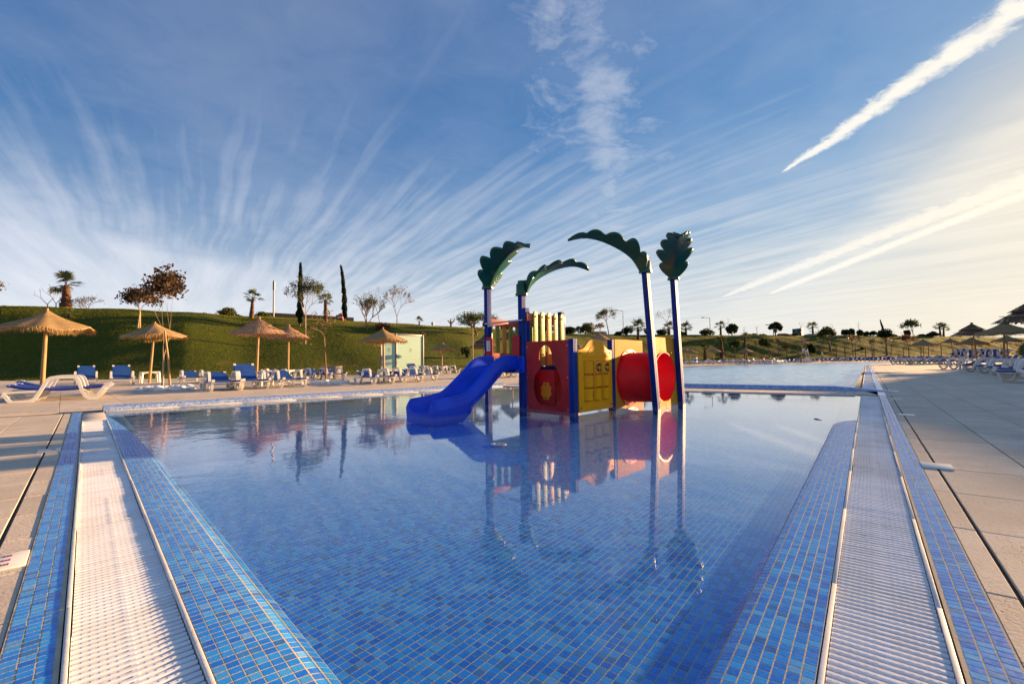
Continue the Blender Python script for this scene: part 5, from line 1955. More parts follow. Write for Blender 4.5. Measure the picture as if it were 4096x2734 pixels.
q2 = lambda x, y: (800 + x * 0.41456, 1000 + y * 0.41456)
cb_p = G(*q2(1300, 1228))
cab = thing('utility_cabinet', 'grey metal utility cabinet at the foot of the bank', 'cabinet', cb_p, deg(-35))
wd_ = 155 * 0.41456 / FPX * cb_p.y; ht_ = 108 * 0.41456 / FPX * cb_p.y
mat('cabinet_grey', (0.22, 0.19, 0.155), 0.6, 0.1, 4)
MB().box((0, 0, ht_ * 0.46), (wd_ * 0.78, wd_ * 0.4, ht_ * 0.92)).build('body', 'cabinet_grey', cab, bevel=0.006)
MB().box((0, 0, ht_ * 0.96), (wd_ * 0.86, wd_ * 0.48, ht_ * 0.08)).build('lid', 'cabinet_grey', cab, bevel=0.006)
for k in range(2):
    MB().box(((k - 0.5) * wd_ * 0.37, -wd_ * 0.205, ht_ * 0.45), (wd_ * 0.34, 0.012, ht_ * 0.76)).build('door', 'cabinet_grey', cab, bevel=0.004)
for k in range(5):
    MB().box((-0.5 * wd_ * 0.37, -wd_ * 0.214, ht_ * (0.5 + 0.05 * k)), (wd_ * 0.2, 0.01, ht_ * 0.02)).build('louvre', 'sign_dark', cab)

# depth plates on the paving
mat('plate_white', (0.72, 0.70, 0.67), 0.35, 0.06, 6, 0.0)
mat('plate_red', (0.30, 0.015, 0.05), 0.5, 0.1, 6)
plates = [(FR, 4.25, 0.50, 0.20, 0.17, 'white depth marker plate on the right deck, nearest and largest', False), (FR, 7.98, 0.53, 0.18, 0.17, 'white depth marker plate on the right deck, middle one', False), (FR, 11.02, 0.54, 0.16, 0.17, 'white depth marker plate on the right deck, farthest one', False),
          (FL, 2.66, 0.512, 0.20, 0.185, 'white depth marker plate with red print at the left picture edge', True), (FL, 6.15, 0.50, 0.20, 0.16, 'white depth marker plate with red print further along the left deck', True)]
for fr, s, t_, w1_, w2_, lb, red_ in plates:
    pl = thing('depth_marker_plate', lb, 'plate', fr.P(s, t_, 0.0055), fr.rz)
    MB().box((0, 0, 0), (w1_, w2_, 0.009)).build('plate', 'plate_white', pl, bevel=0.0015)
    if red_:
        pr_ = MB()
        for k in range(3):
            x = -w1_ * 0.30 + k * w1_ * 0.29
            pr_.add([(x, 0.0, 0.0056), (x + 0.016, 0.006, 0.0056), (x + 0.016, -0.006, 0.0056)], [(0, 2, 1)])
            for j in range(3):
                y = -0.020 - j * 0.010
                pr_.box((x + 0.006, y, 0.0052), (0.022 - 0.004 * (j % 2), 0.005, 0.001))
            pr_.box((x - 0.002, -0.030, 0.0052), (0.004, 0.024, 0.001))
        pr_.build('red_print', 'plate_red', pl)

# ------------------------------------------------------------------ vegetation
mat('bark', (0.13, 0.085, 0.05), 0.9, 0.3, 9, 0.5, 50, col2=(0.22, 0.15, 0.09))
mat('bark_pale', (0.34, 0.24, 0.14), 0.9, 0.3, 9, 0.4, 50, col2=(0.46, 0.34, 0.21))
mat('palm_trunk', (0.075, 0.036, 0.020), 0.9, 0.4, 14, 0.8, 30, col2=(0.20, 0.095, 0.045))


def leaf_mat(name, c1, c2):
    m, t, out = new_mat(name)
    geo = t.n('ShaderNodeNewGeometry')
    rnd = geo.outputs['Random Per Island']
    c = t.mix(rnd, c1, c2)
    df = bsdf(t, None, c, 0.6, spec=0.25)
    tl = t.n('ShaderNodeBsdfTranslucent'); t.put(tl, 'Color', c)
    mx = t.n('ShaderNodeMixShader'); t.put(mx, 0, 0.30); t.put(mx, 1, df.outputs[0]); t.put(mx, 2, tl.outputs[0])
    t.t.links.new(mx.outputs[0], out.inputs[0])


leaf_mat('leaf_plum', (0.050, 0.032, 0.017), (0.125, 0.080, 0.045))
leaf_mat('leaf_olive', (0.055, 0.075, 0.018), (0.13, 0.13, 0.04))
leaf_mat('leaf_dark', (0.018, 0.034, 0.010), (0.05, 0.07, 0.018))
leaf_mat('leaf_mid', (0.035, 0.06, 0.012), (0.09, 0.11, 0.025))
leaf_mat('leaf_dry', (0.17, 0.10, 0.04), (0.26, 0.17, 0.07))
leaf_mat('leaf_red', (0.13, 0.055, 0.03), (0.20, 0.10, 0.05))
leaf_mat('leaf_palm', (0.04, 0.06, 0.018), (0.12, 0.125, 0.045))
leaf_mat('leaf_cypress', (0.012, 0.024, 0.010), (0.035, 0.05, 0.018))


def cards(cent, size, rs, aspect=1.8, up=0.0):
    """leaf-sized rhombic faces, one per centre"""
    n_ = len(cent)
    a = rs.normal(0, 1, (n_, 3)); a[:, 2] += up
    a /= np.linalg.norm(a, axis=1)[:, None]
    b = rs.normal(0, 1, (n_, 3)); b -= a * (a * b).sum(1)[:, None]; b /= np.linalg.norm(b, axis=1)[:, None]
    s = size * rs.uniform(0.6, 1.35, n_)[:, None]
    v = np.empty((n_, 4, 3))
    v[:, 0] = cent - a * s * aspect / 2; v[:, 1] = cent + b * s / 2; v[:, 2] = cent + a * s * aspect / 2; v[:, 3] = cent - b * s / 2
    m_ = MB(); m_.v = v.reshape(-1, 3).tolist(); m_.f = np.arange(n_ * 4).reshape(-1, 4).tolist()
    return m_


def grow(rs, p, d, ln, r, depth, wood, tips, spread=0.6, split=3, up=0.25, nside=5):
    pts = [p]; dd = Vector(d)
    for k in range(3):
        dd = (dd + Vector(rs.normal(0, 0.13, 3)) + Vector((0, 0, up * 0.12))).normalized()
        pts.append(pts[-1] + dd * ln / 3)
    wood.tube(pts, [r, r * 0.88, r * 0.76, r * 0.62], nside, cap=False)
    if depth <= 0:
        tips += [pts[-1], pts[-2]]
        return
    if depth <= 1:
        tips.append(pts[-1])
    for k in range(split):
        a = 2 * math.pi * (k + rs.uniform(0, 0.7)) / split
        sx_ = dd.cross(Vector((0, 0, 1)))
        if sx_.length < 0.05:
            sx_ = Vector((1, 0, 0))
        sx_.normalize(); sy_ = dd.cross(sx_)
        nd = (dd + (sx_ * math.cos(a) + sy_ * math.sin(a)) * spread * rs.uniform(0.6, 1.3) + Vector((0, 0, up * 0.4))).normalized()
        start = pts[-1] if k else pts[-2].lerp(pts[-1], 0.6)
        grow(rs, start, nd, ln * rs.uniform(0.62, 0.86), r * 0.60, depth - 1, wood, tips, spread, split, up, 4 if depth > 1 else 3)


def tree(base, h, name, label, cat='tree', group=None, trunk_frac=0.4, trunk_r=0.05, depth=3, spread=0.6, split=3, up=0.25, leaf='leaf_mid', n_leaf=1500, leaf_size=0.09, cloud=0.18, lean=(0, 0), bark='bark', seed=0, crown_w=None, clip=None):
    rs = np.random.default_rng(seed + 11)
    root = thing(name, label, cat, base, 0, group)
    wood, tips = MB(), []
    th = h * trunk_frac
    p = [Vector((0, 0, -0.1)), Vector((lean[0] * th * 0.4, lean[1] * th * 0.4, th * 0.5)), Vector((lean[0] * th, lean[1] * th, th))]
    wood.tube(p, [trunk_r * 1.15, trunk_r, trunk_r * 0.85], 8)
    d = (p[2] - p[1]).normalized()
    tot = sum(0.74 ** k for k in range(depth + 1))
    ln = (h - th) / tot * 1.12
    nb = max(2, split)
    for k in range(nb):
        a = 2 * math.pi * (k + rs.uniform(0, 0.6)) / nb
        nd = (d + Vector((math.cos(a), math.sin(a), 0)) * spread * rs.uniform(0.5, 1.1)).normalized()
        grow(rs, p[2] - d * th * 0.08 * (k % 2), nd, ln, trunk_r * 0.62, depth - 1, wood, tips, spread, split, up)
    vv = np.array(wood.v); zz = vv[:, 2].max()
    k = h / zz
    sxy = k
    if crown_w:
        up_mask = vv[:, 2] > th * 0.9
        ext = np.percentile(np.abs(vv[up_mask][:, :2] - np.array([p[2].x, p[2].y])), 97)
        sxy = (crown_w / 2) / ext

    def fix(pt):
        z = pt[2] * k if pt[2] > 0 else pt[2]
        f = min(1.0, max(0.0, (pt[2] - th * 0.85) / (th * 0.3)))
        cx_, cy_ = p[2].x, p[2].y
        return (pt[0] * (1 - f) + (cx_ + (pt[0] - cx_) * sxy) * f, pt[1] * (1 - f) + (cy_ + (pt[1] - cy_) * sxy) * f, z)
    wood.v = [fix(q_) for q_ in wood.v]
    tp = np.array([fix(q_) for q_ in tips])
    wood.build('trunk', bark, root, smooth=60)
    if n_leaf:
        idx = rs.integers(0, len(tp), n_leaf)
        cent = tp[idx] + rs.normal(0, cloud, (n_leaf, 3)) * np.array([1, 1, 0.8])
        cards(cent, leaf_size, rs).build('crown', leaf, root)
    return root


def bush(base, w_, h, label, leaf='leaf_dark', n_leaf=1600, leaf_size=0.12, group='shrubs along the bank', seed=0, name='shrub', stems=6, depth_w=None):
    rs = np.random.default_rng(seed + 77)
    root = thing(name, label, 'shrub', base, 0, group)
    wood = MB()
    for k in range(stems):
        a = rs.uniform(0, 6.28)
        e = Vector((math.cos(a) * w_ * 0.28, math.sin(a) * w_ * 0.28, h * rs.uniform(0.5, 0.8)))
        wood.tube([(0, 0, -0.05), e * 0.5 + Vector((0, 0, 0.05 * h)), e], [0.02 * h + 0.01, 0.015 * h, 0.006], 4, cap=False)
    wood.build('stems', 'bark', root)
    nb = 9
    bl = []
    for k in range(nb):
        a = rs.uniform(0, 6.28); rr = rs.uniform(0, 0.33) * w_
        zc_ = h * rs.uniform(0.30, 0.72) * (1 - 0.4 * (rr / (0.5 * w_)))
        bl.append((math.cos(a) * rr, math.sin(a) * rr, zc_, rs.uniform(0.16, 0.26) * w_, rs.uniform(0.18, 0.30) * h))
    per = n_leaf // nb
    cs = []
    for (x, y, z, rw, rh) in bl:
        v = rs.normal(0, 1, (per, 3)); v /= np.linalg.norm(v, axis=1)[:, None]
        v *= rs.uniform(0.55, 1.08, per)[:, None]
        cs.append(np.array([x, y, z]) + v * np.array([rw, rw, rh]))
    c = np.concatenate(cs); c[:, 2] = np.abs(c[:, 2])
    cards(c, leaf_size, rs).build('crown', leaf, root)
    return root


def frond_mesh(seed, ln=1.0, fan=0.55, n_=22):
    """fan palm frond: stalk along +x and a pleated fan of narrow leaflets"""
    rs = random.Random(seed)
    m_ = MB()
    m_.tube([(0, 0, 0), (ln * 0.25, 0, 0.05 * ln), (ln * 0.5, 0, 0.04 * ln)], [0.018 * ln, 0.014 * ln, 0.01 * ln], 5)
    o = Vector((ln * 0.5, 0, 0.04 * ln))
    for k in range(n_):
        a = deg(-105 + 210 * k / (n_ - 1))
        l = ln * fan * (0.75 + 0.25 * math.cos(a)) * rs.uniform(0.85, 1.05)
        d = Vector((math.cos(a), math.sin(a), rs.uniform(-0.08, 0.08)))
        sd = Vector((-math.sin(a), math.cos(a), 0)) * (l * 0.055)
        e1 = o + d * l * 0.55 + Vector((0, 0, 0.03 * ln)); e2 = o + d * l + Vector((0, 0, -l * rs.uniform(0.12, 0.3)))
        m_.add([o, e1 - sd, e1 + sd, e2], [(0, 1, 2), (1, 3, 2)])
    return m_.mesh('frond', 'leaf_palm')


FR_ME = [frond_mesh(k) for k in range(4)]


def palm(base, trunk_h, r0, r1, crown_r, label, group='fan palms on the bank', n_fr=14, seed=0, lean=(0, 0), droop=0.0, single=True, wind=None):
    rs = random.Random(seed)
    root = thing('fan_palm', label, 'palm tree', base, 0, group)
    prof = []
    n_ = 16
    for i in range(n_ + 1):
        u = i / n_
        bul = 1 + 0.25 * math.sin(u * 9) * 0.15
        prof.append((r0 + (r1 - r0) * u ** 0.7) * bul * (1.12 if i % 2 else 0.94))
    tr = MB().tube([(lean[0] * trunk_h * (i / n_) ** 1.4, lean[1] * trunk_h * (i / n_) ** 1.4, -0.15 + (trunk_h + 0.15) * i / n_) for i in range(n_ + 1)], prof, 12)
    for k in range(150):                # old leaf bases
        u = rs.uniform(0.12, 0.99); a = rs.uniform(0, 6.28)
        rr = r0 + (r1 - r0) * u ** 0.7
        c = Vector((lean[0] * trunk_h * u ** 1.4 + math.cos(a) * rr, lean[1] * trunk_h * u ** 1.4 + math.sin(a) * rr, trunk_h * u))
        o_ = Vector((math.cos(a), math.sin(a), 0)); s_ = Vector((-math.sin(a), math.cos(a), 0)) * rr * 0.22
        tr.add([c - s_, c + s_, c + o_ * rr * 0.45 + Vector((0, 0, rr * rs.uniform(0.5, 1.0)))], [(0, 1, 2)])
    tr.build('trunk', 'palm_trunk', root, smooth=60)
    top_ = Vector((lean[0] * trunk_h, lean[1] * trunk_h, trunk_h))
    for k in range(n_fr):
        a = 2 * math.pi * (k * 0.381966) + rs.uniform(-0.2, 0.2)
        el = deg(80 - 105 * (k / max(1, n_fr - 1)) ** 0.8 - droop)
        if wind is not None:
            a = wind + rs.uniform(-1.1, 1.1) * (0.4 + 0.6 * k / n_fr)
        f = link('frond', FR_ME[k % 4], root)
        s_ = crown_r * rs.uniform(0.85, 1.1)
        f.matrix_local = Matrix.Translation(top_) @ Matrix.Rotation(a, 4, 'Z') @ Matrix.Rotation(-el, 4, 'Y') @ Matrix.Rotation(rs.uniform(-0.5, 0.5), 4, 'X') @ Matrix.Scale(s_, 4)
    return root


def cypress(base, h, w_, label, seed=0, lean=(0.0, 0.0), tipbend=0.0):
    rs = np.random.default_rng(seed + 5)
    root = thing('cypress', label, 'cypress', base, 0, 'cypresses on the bank')
    MB().tube([(0, 0, -0.1), (lean[0] * h * 0.5, lean[1] * h * 0.5, h * 0.5), (lean[0] * h, lean[1] * h, h * 0.92)], [0.11, 0.07, 0.02], 6).build('trunk', 'bark', root)
    n_ = 5200
    u = rs.beta(1.0, 1.15, n_)
    rad = w_ / 2 * (np.minimum(1, u * 9) ** 0.6) * (1 - u) ** 0.55 * (0.84 + 0.16 * np.sin(u * 40 + rs.uniform(0, 6.28))) * np.sqrt(rs.uniform(0.25, 1.1, n_))
    a = rs.uniform(0, 2 * math.pi, n_)
    lob = 1 + 0.22 * np.sin(3 * a + u * 17) + 0.12 * np.sin(5 * a - u * 29)
    c = np.stack([np.cos(a) * rad * lob + lean[0] * h * u + tipbend * u ** 3, np.sin(a) * rad * lob + lean[1] * h * u, 0.12 * h * 0.4 + u * h * 0.98], 1)
    cards(c, 0.13, rs, 2.4, up=1.6).build('crown', 'leaf_cypress', root)
    return root


def px_h(base, px, top_py):
    """height of something at this place whose top shows at that picture row"""
    return at(px, top_py, base.y).z - base.z


def px_w(base, w_px):
    return w_px / FPX * base.y / math.sqrt(1 + (base.x / base.y) ** 2)      # things off to the side spread wider in the lens


# left part of the bank
b = bank_point(263, 1228)
palm(b, px_h(b, 268, 1142), px_w(b, 30), px_w(b, 13), px_w(b, 105), 'stout fan palm with windswept fronds on the far left crest', seed=1, n_fr=9, wind=deg(130))
for x, tp, lb, sd in ((224, 1133, 'bare thin tree left of the stout palm', 1), (190, 1157, 'small bare tree, leftmost on the crest', 2)):
    b = bank_point(x, 1226)
    tree(b, px_h(b, x, tp), 'bare_tree', lb, 'tree', 'bare trees on the bank', 0.25, 0.045, 3, 0.75, 2, 0.35, n_leaf=0, bark='bark_pale', seed=sd)
b = bank_point(348, 1233)
tree(b, px_h(b, 348, 1178), 'bare_shrub', 'wide bare shrub of many stems right of the stout palm', 'shrub', None, 0.06, 0.05, 4, 0.95, 4, 0.2, n_leaf=500, leaf='leaf_dry', leaf_size=0.05, cloud=0.05, seed=3, crown_w=px_w(b, 150))
b = bank_point(278, 1268)
palm(b, 0.28, 0.12, 0.08, 0.75, 'tiny fan palm low on the slope below the stout palm', seed=4, n_fr=9, droop=25)
b = bank_point(-70, 1225)
tree(b, px_h(b, -70, 1120), 'leafy_tree', 'tree at the left picture edge showing only a few twigs', 'tree', None, 0.3, 0.08, 3, 0.7, 3, 0.3, 'leaf_dry', 900, 0.10, 0.15, seed=5, crown_w=px_w(b, 160))
b = bank_point(20, 1224)
bush(b, px_w(b, 70), px_w(b, 26), 'low scrub on the crest at the left picture edge', 'leaf_dry', 700, 0.09, seed=6)
b = bank_point(559, 1312)
tree(b, px_h(b, 555, 1158), 'plum_tree', 'small round dark plum tree on the slope with a pale stake', 'tree', 'plum trees', 0.42, 0.06, 3, 0.75, 4, 0.15, 'leaf_plum', 1700, 0.12, 0.22, seed=7, crown_w=px_w(b, 118), bark='bark_pale')
# staked plum tree on the deck
b = G(650, 1556)
pt = tree(b, px_h(b, 667, 1080), 'plum_tree', 'tall airy plum tree with dark leaves growing out of the deck beside a stake', 'tree', 'plum trees', 0.27, 0.036, 5, 0.36, 2, 0.55, 'leaf_plum', 1500, 0.080, 0.16, seed=31, crown_w=px_w(b, 175), bark='bark_pale', lean=(0.01, 0))
b2 = G(681, 1557)
stk = tag(MB().tube([(0, 0, -0.03), (-0.10, 0.02, 1.0), (-0.26, 0.03, 2.05)], [0.036, 0.033, 0.03], 10).build('tree_stake', 'pole_wood', smooth=40), 'wooden stake tied to the tall plum tree', 'stake')
stk.location = b2
b = G(1303.7, 1531)
tree(b, px_h(b, 1296, 1235), 'sapling', 'bare leaning sapling with drooping twigs growing out of the deck', 'tree', None, 0.62, 0.028, 4, 0.8, 3, -0.15, 'leaf_dry', 260, 0.05, 0.06, seed=9, crown_w=px_w(b, 95), bark='bark', lean=(-0.06, 0))
stk = tag(MB().tube([(0, 0, -0.03), (-0.05, 0.01, 1.1), (-0.11, 0.02, 2.0)], [0.034, 0.032, 0.03], 10).build('tree_stake', 'post_wood', smooth=40), 'dark stake beside the bare leaning sapling', 'stake')
stk.location = b + Vector((0.03, -0.04, 0))
# white stones round both
mat('stone_white', (0.84, 0.83, 0.81), 0.7, 0.1, 5, 0.3, 30)
ico = bmesh.new(); bmesh.ops.create_icosphere(ico, subdivisions=2, radius=1.0)
sv = [v.co.copy() for v in ico.verts]; sf = [tuple(v.index for v in f.verts) for f in ico.faces]; ico.free()
st_me = []
for k in range(4):
    m_ = MB(); rs = random.Random(k)
    ph = [rs.uniform(0, 6) for _ in range(4)]
    m_.add([v * (1 + 0.14 * math.sin(3 * v.x + ph[0]) + 0.12 * math.sin(4 * v.y + ph[1]) + 0.10 * math.sin(5 * v.z + ph[2])) for v in sv], sf)
    st_me.append(m_.mesh('stone', 'stone_white', 180))
for (q_, lb, wx, cnt) in (((668, 1559), 'white stone in the pile round the staked plum tree', 1.05, 26), ((1312, 1533), 'white stone in the pile round the bare sapling', 0.95, 22)):
    c0_ = G(*q_)
    for k in range(cnt):
        a = rng.uniform(0, 6.28); rr = wx * math.sqrt(rng.random()) * 0.75
        o = link('stone', st_me[k % 4])
        s_ = rng.uniform(0.09, 0.16)
        o.location = c0_ + Vector((math.cos(a) * rr * 1.15, math.sin(a) * rr * 0.7, s_ * 0.35))
        o.scale = (s_ * 1.3, s_, s_ * 0.75); o.rotation_euler = (0, 0, rng.uniform(0, 6.28))
        tag(o, lb, 'stone', lb.replace('white stone in', 'stones in'))

# middle of the bank
b = bank_point(912, 1256)
bush(b, px_w(b, 112), px_w(b, 56), 'rounded brownish shrub on the crest left of the slim palm', 'leaf_olive', 2600, 0.10, seed=10)
b = bank_point(876, 1257)
palm(b, 0.25, 0.12, 0.10, px_w(b, 26), 'spiky yucca beside the rounded shrub', group='yuccas', seed=41, n_fr=12)
b = bank_point(950, 1262)
bush(b, px_w(b, 60), px_w(b, 24), 'low dark green shrub at the start of the dark wall', 'leaf_dark', 1200, 0.09, seed=11)
b = bank_point(816, 1252)
bush(b, px_w(b, 70), px_w(b, 18), 'dry scrub between the plum trees and the rounded shrub', 'leaf_dry', 700, 0.08, seed=12)
b = bank_point(1006, 1272)
palm(b, px_h(b, 1012, 1192), px_w(b, 11), px_w(b, 5), px_w(b, 50), 'slim fan palm on the crest left of the tall mast', seed=13, n_fr=11, lean=(0.06, 0))
b = bank_point(1050, 1262)
bush(b, px_w(b, 74), px_w(b, 40), 'light green shrub between slim palm and mast', 'leaf_olive', 1500, 0.09, seed=14)
b = bank_point(1200, 1304)
cypress(b, px_h(b, 1198, 1060), px_w(b, 27), 'tall dark cypress behind the olive tree', seed=1)
b = bank_point(1380, 1284)
cypress(b, px_h(b, 1372, 1068), px_w(b, 22), 'slender dark cypress with a bent tip right of the dark wall', seed=2, lean=(-0.03, 0), tipbend=-0.35)
b = bank_point(1221, 1377)
tree(b, px_h(b, 1225, 1108), 'olive_tree', 'loose olive tree with a pale trunk in front of the tall cypress', 'tree', None, 0.44, 0.075, 4, 0.75, 3, 0.2, 'leaf_olive', 2600, 0.085, 0.16, seed=15, crown_w=px_w(b, 150), bark='bark_pale')
b = bank_point(1302, 1287)
palm(b, px_h(b, 1302, 1200), px_w(b, 9), px_w(b, 6), px_w(b, 40), 'ragged fan palm behind the bare sapling', seed=16, n_fr=12, droop=10)
b = bank_point(1468, 1320)
tree(b, px_h(b, 1468, 1175), 'broom_shrub', 'upright shrub of many stems right of the bent cypress', 'shrub', None, 0.10, 0.10, 4, 0.5, 4, 0.5, 'leaf_olive', 1500, 0.07, 0.10, seed=17, crown_w=px_w(b, 120), bark='bark')
b = bank_point(1520, 1290)
tree(b, px_h(b, 1488, 1150), 'bare_tree', 'thin leaning bare tree between the upright shrub and the sparse tree', 'tree', 'bare trees on the bank', 0.5, 0.04, 3, 0.5, 2, 0.4, n_leaf=60, leaf='leaf_dry', leaf_size=0.08, seed=18, lean=(-0.25, 0))
b = bank_point(1588, 1293)
tree(b, px_h(b, 1588, 1145), 'sparse_tree', 'sparse tree with brown leaves on the crest above the shower screen', 'tree', None, 0.22, 0.07, 4, 0.62, 3, 0.35, 'leaf_dry', 620, 0.11, 0.10, seed=19, crown_w=px_w(b, 108), bark='bark')
b = bank_point(1540, 1322)
bush(b, px_w(b, 100), px_w(b, 44), 'reddish shrub on the slope above the straw parasol', 'leaf_red', 1100, 0.10, seed=20)
b = bank_point(1685, 1345)
bush(b, px_w(b, 36), px_w(b, 24), 'small reddish shrub on the slope behind the shower screen', 'leaf_red', 350, 0.09, seed=21)
b = bank_point(1677, 1300)
palm(b, 0.5, 0.10, 0.07, px_w(b, 26), 'small banana-like plant on the crest right of the shower screen', group='yuccas', seed=22, n_fr=7, droop=-30)
b = bank_point(1804, 1307)
tree(b, px_h(b, 1804, 1275), 'tree_stump', 'gnarled bare stump with short limbs on the crest', 'tree', None, 0.3, 0.14, 1, 0.8, 3, 0.3, n_leaf=0, seed=23)
b = bank_point(1906, 1342)
tree(b, px_h(b, 1906, 1250), 'broom_shrub', 'wide windblown shrub on the slope behind the left palm post', 'shrub', None, 0.12, 0.12, 4, 0.7, 4, 0.4, 'leaf_mid', 3400, 0.10, 0.22, seed=24, crown_w=px_w(b, 170))
b = bank_point(1866, 1434)
bush(b, px_w(b, 46), px_w(b, 58), 'dark shrub beside the two-tier reed parasol', 'leaf_dark', 1500, 0.08, seed=25)
for k, (x, y, ww, hh, lf, lb) in enumerate(((2020, 1316, 60, 40, 'leaf_dark', 'dark shrub on the crest seen through the left pickets'), (2180, 1332, 70, 60, 'leaf_dark', 'dark tree mass on the crest behind the right pickets'), (2278, 1334, 66, 34, 'leaf_dark', 'spiky dark shrubs on the crest right of the tower'), (2341, 1336, 82, 56, 'leaf_olive', 'light green bush on the crest above the yellow game panel'), (2475, 1340, 40, 18, 'leaf_dark', 'low shrub at the foot of the first street lamp'), (2506, 1340, 52, 40, 'leaf_dark', 'dark shrub between street lamp and fan palm'), (2590, 1340, 50, 34, 'leaf_dark', 'dark shrub right of the fan palm above the tunnel'), (2645, 1340, 60, 30, 'leaf_dark', 'dark shrub between the two tunnel posts'), (2715, 1338, 70, 26, 'leaf_dark', 'dark shrub just right of the rear tunnel post'), (2822, 1339, 78, 34, 'leaf_dark', 'dark shrub at the foot of the second street lamp'))):
    b = bank_point(x, y)
    bush(b, px_w(b, ww), px_w(b, hh), lb, lf, 1500, 0.22, seed=30 + k)
b = bank_point(2401, 1334)
tree(b, px_h(b, 2401, 1290), 'round_tree', 'small round bare-looking tree left of the tall leaning one', 'tree', None, 0.4, 0.08, 3, 0.8, 4, 0.2, 'leaf_dry', 700, 0.14, 0.12, seed=41, crown_w=px_w(b, 40))
b = bank_point(2438, 1356)
tree(b, px_h(b, 2424, 1232), 'round_tree', 'tall leaning tree with a round sparse crown above the yellow panel', 'tree', None, 0.58, 0.11, 4, 0.8, 4, 0.15, 'leaf_olive', 1200, 0.14, 0.16, seed=42, crown_w=px_w(b, 70), lean=(-0.16, 0), bark='bark_pale')
b = bank_point(2553, 1358)
palm(b, px_h(b, 2553, 1312), px_w(b, 7), px_w(b, 4), px_w(b, 46), 'fan palm above the red tunnel', seed=43, n_fr=16)
b = bank_point(2676, 1340)
palm(b, px_h(b, 2674, 1312), px_w(b, 6), px_w(b, 4), px_w(b, 34), 'fan palm between the two tunnel posts', seed=44, n_fr=14)
tree(bank_point(2670, 1339), 7.2, 'bare_tree', 'bare tree rising behind the palm between the tunnel posts', 'tree', 'bare trees on the bank', 0.5, 0.07, 4, 0.75, 3, 0.2, 'leaf_dry', 160, 0.12, 0.1, seed=45, crown_w=4.6)
b = bank_point(2744, 1337)
palm(b, px_h(b, 2742, 1312), px_w(b, 5), px_w(b, 3.5), px_w(b, 34), 'fan palm just right of the rear tunnel post', seed=46, n_fr=14)
b = bank_point(2883, 1339)
palm(b, px_h(b, 2880, 1305), px_w(b, 5), px_w(b, 3), px_w(b, 30), 'fan palm right of the second street lamp', seed=47, n_fr=12)


def pine(px, py, w_px, top_py, label, seed):
    b = bank_point(px, py)
    h = px_h(b, px, top_py); w_ = px_w(b, w_px)
    rs = np.random.default_rng(seed)
    root = thing('stone_pine', label, 'tree', b, 0, 'round pines on the far crest')
    wood = MB().tube([(0, 0, -0.1), (0, 0, h * 0.5)], [0.2, 0.13], 7)
    for k in range(9):
        a = 2 * math.pi * k / 9
        wood.tube([(0, 0, h * 0.3), (math.cos(a) * w_ * 0.2, math.sin(a) * w_ * 0.2, h * 0.5), (math.cos(a) * w_ * 0.36, math.sin(a) * w_ * 0.36, h * rs.uniform(0.5, 0.75))], [0.09, 0.07, 0.03], 4)
    wood.build('trunk', 'bark', root)
    cs = []
    for k in range(26):
        v = rs.normal(0, 1, 3); v /= np.linalg.norm(v)
        c = np.array([0, 0, h * 0.60]) + v * np.array([w_ * 0.36, w_ * 0.36, h * 0.30])
        pts = rs.normal(0, 1, (150, 3)); pts /= np.linalg.norm(pts, axis=1)[:, None]
        cs.append(c + pts * np.array([w_ * 0.13, w_ * 0.13, h * 0.12]) * rs.uniform(0.3, 1.05, 150)[:, None])
    cards(np.concatenate(cs), 0.22, rs, 2.2, up=0.5).build('crown', 'leaf_dark', root)


pine(2928, 1340, 56, 1293, 'round dark pine on the far crest, left of the two', 3)
pine(3102, 1341, 62, 1288, 'round dark pine on the far crest, right of the two', 4)
far_b = [(3018, 1340, 22, 18, 'leaf_dark', 'cone-shaped dark shrub on the far crest between the pines'), (2990, 1340, 40, 12, 'leaf_dark', 'low shrubs on the far crest right of the left pine'), (3050, 1340, 50, 10, 'leaf_dark', 'low hedge on the far crest between the pines'), (3130, 1340, 70, 14, 'leaf_red', 'low reddish shrub right of the right pine'), (3180, 1341, 40, 10, 'leaf_dark', 'low shrub at the foot of the billboard'),
         (3378, 1342, 44, 38, 'leaf_dark', 'dark tree on the far crest, left end of the tree row'), (3410, 1342, 40, 42, 'leaf_dark', 'dark tree on the far crest, second of the tree row'), (3440, 1343, 34, 36, 'leaf_dark', 'dark tree on the far crest, third of the tree row'), (3466, 1343, 30, 26, 'leaf_dark', 'low dark shrub ending the tree row'), (3494, 1343, 44, 30, 'leaf_dark', 'dark bush right of the tree row'), (3520, 1343, 30, 30, 'leaf_mid', 'green bush left of the dark leaning cypress'), (3628, 1344, 44, 40, 'leaf_dark', 'dark bush under the feathery tree'), (3690, 1344, 46, 14, 'leaf_dark', 'low scrub between feathery tree and twin palms'), (3732, 1345, 64, 30, 'leaf_dark', 'dark dense bush left of the twin palms'), (3575, 1344, 24, 8, 'leaf_dark', 'low shrub right of the dark leaning cypress')]
for k, (x, y, ww, hh, lf, lb) in enumerate(far_b):
    b = bank_point(x, y)
    bush(b, px_w(b, ww), px_w(b, hh), lb, lf, 1100, 0.34, seed=60 + k, group='shrubs on the far crest')
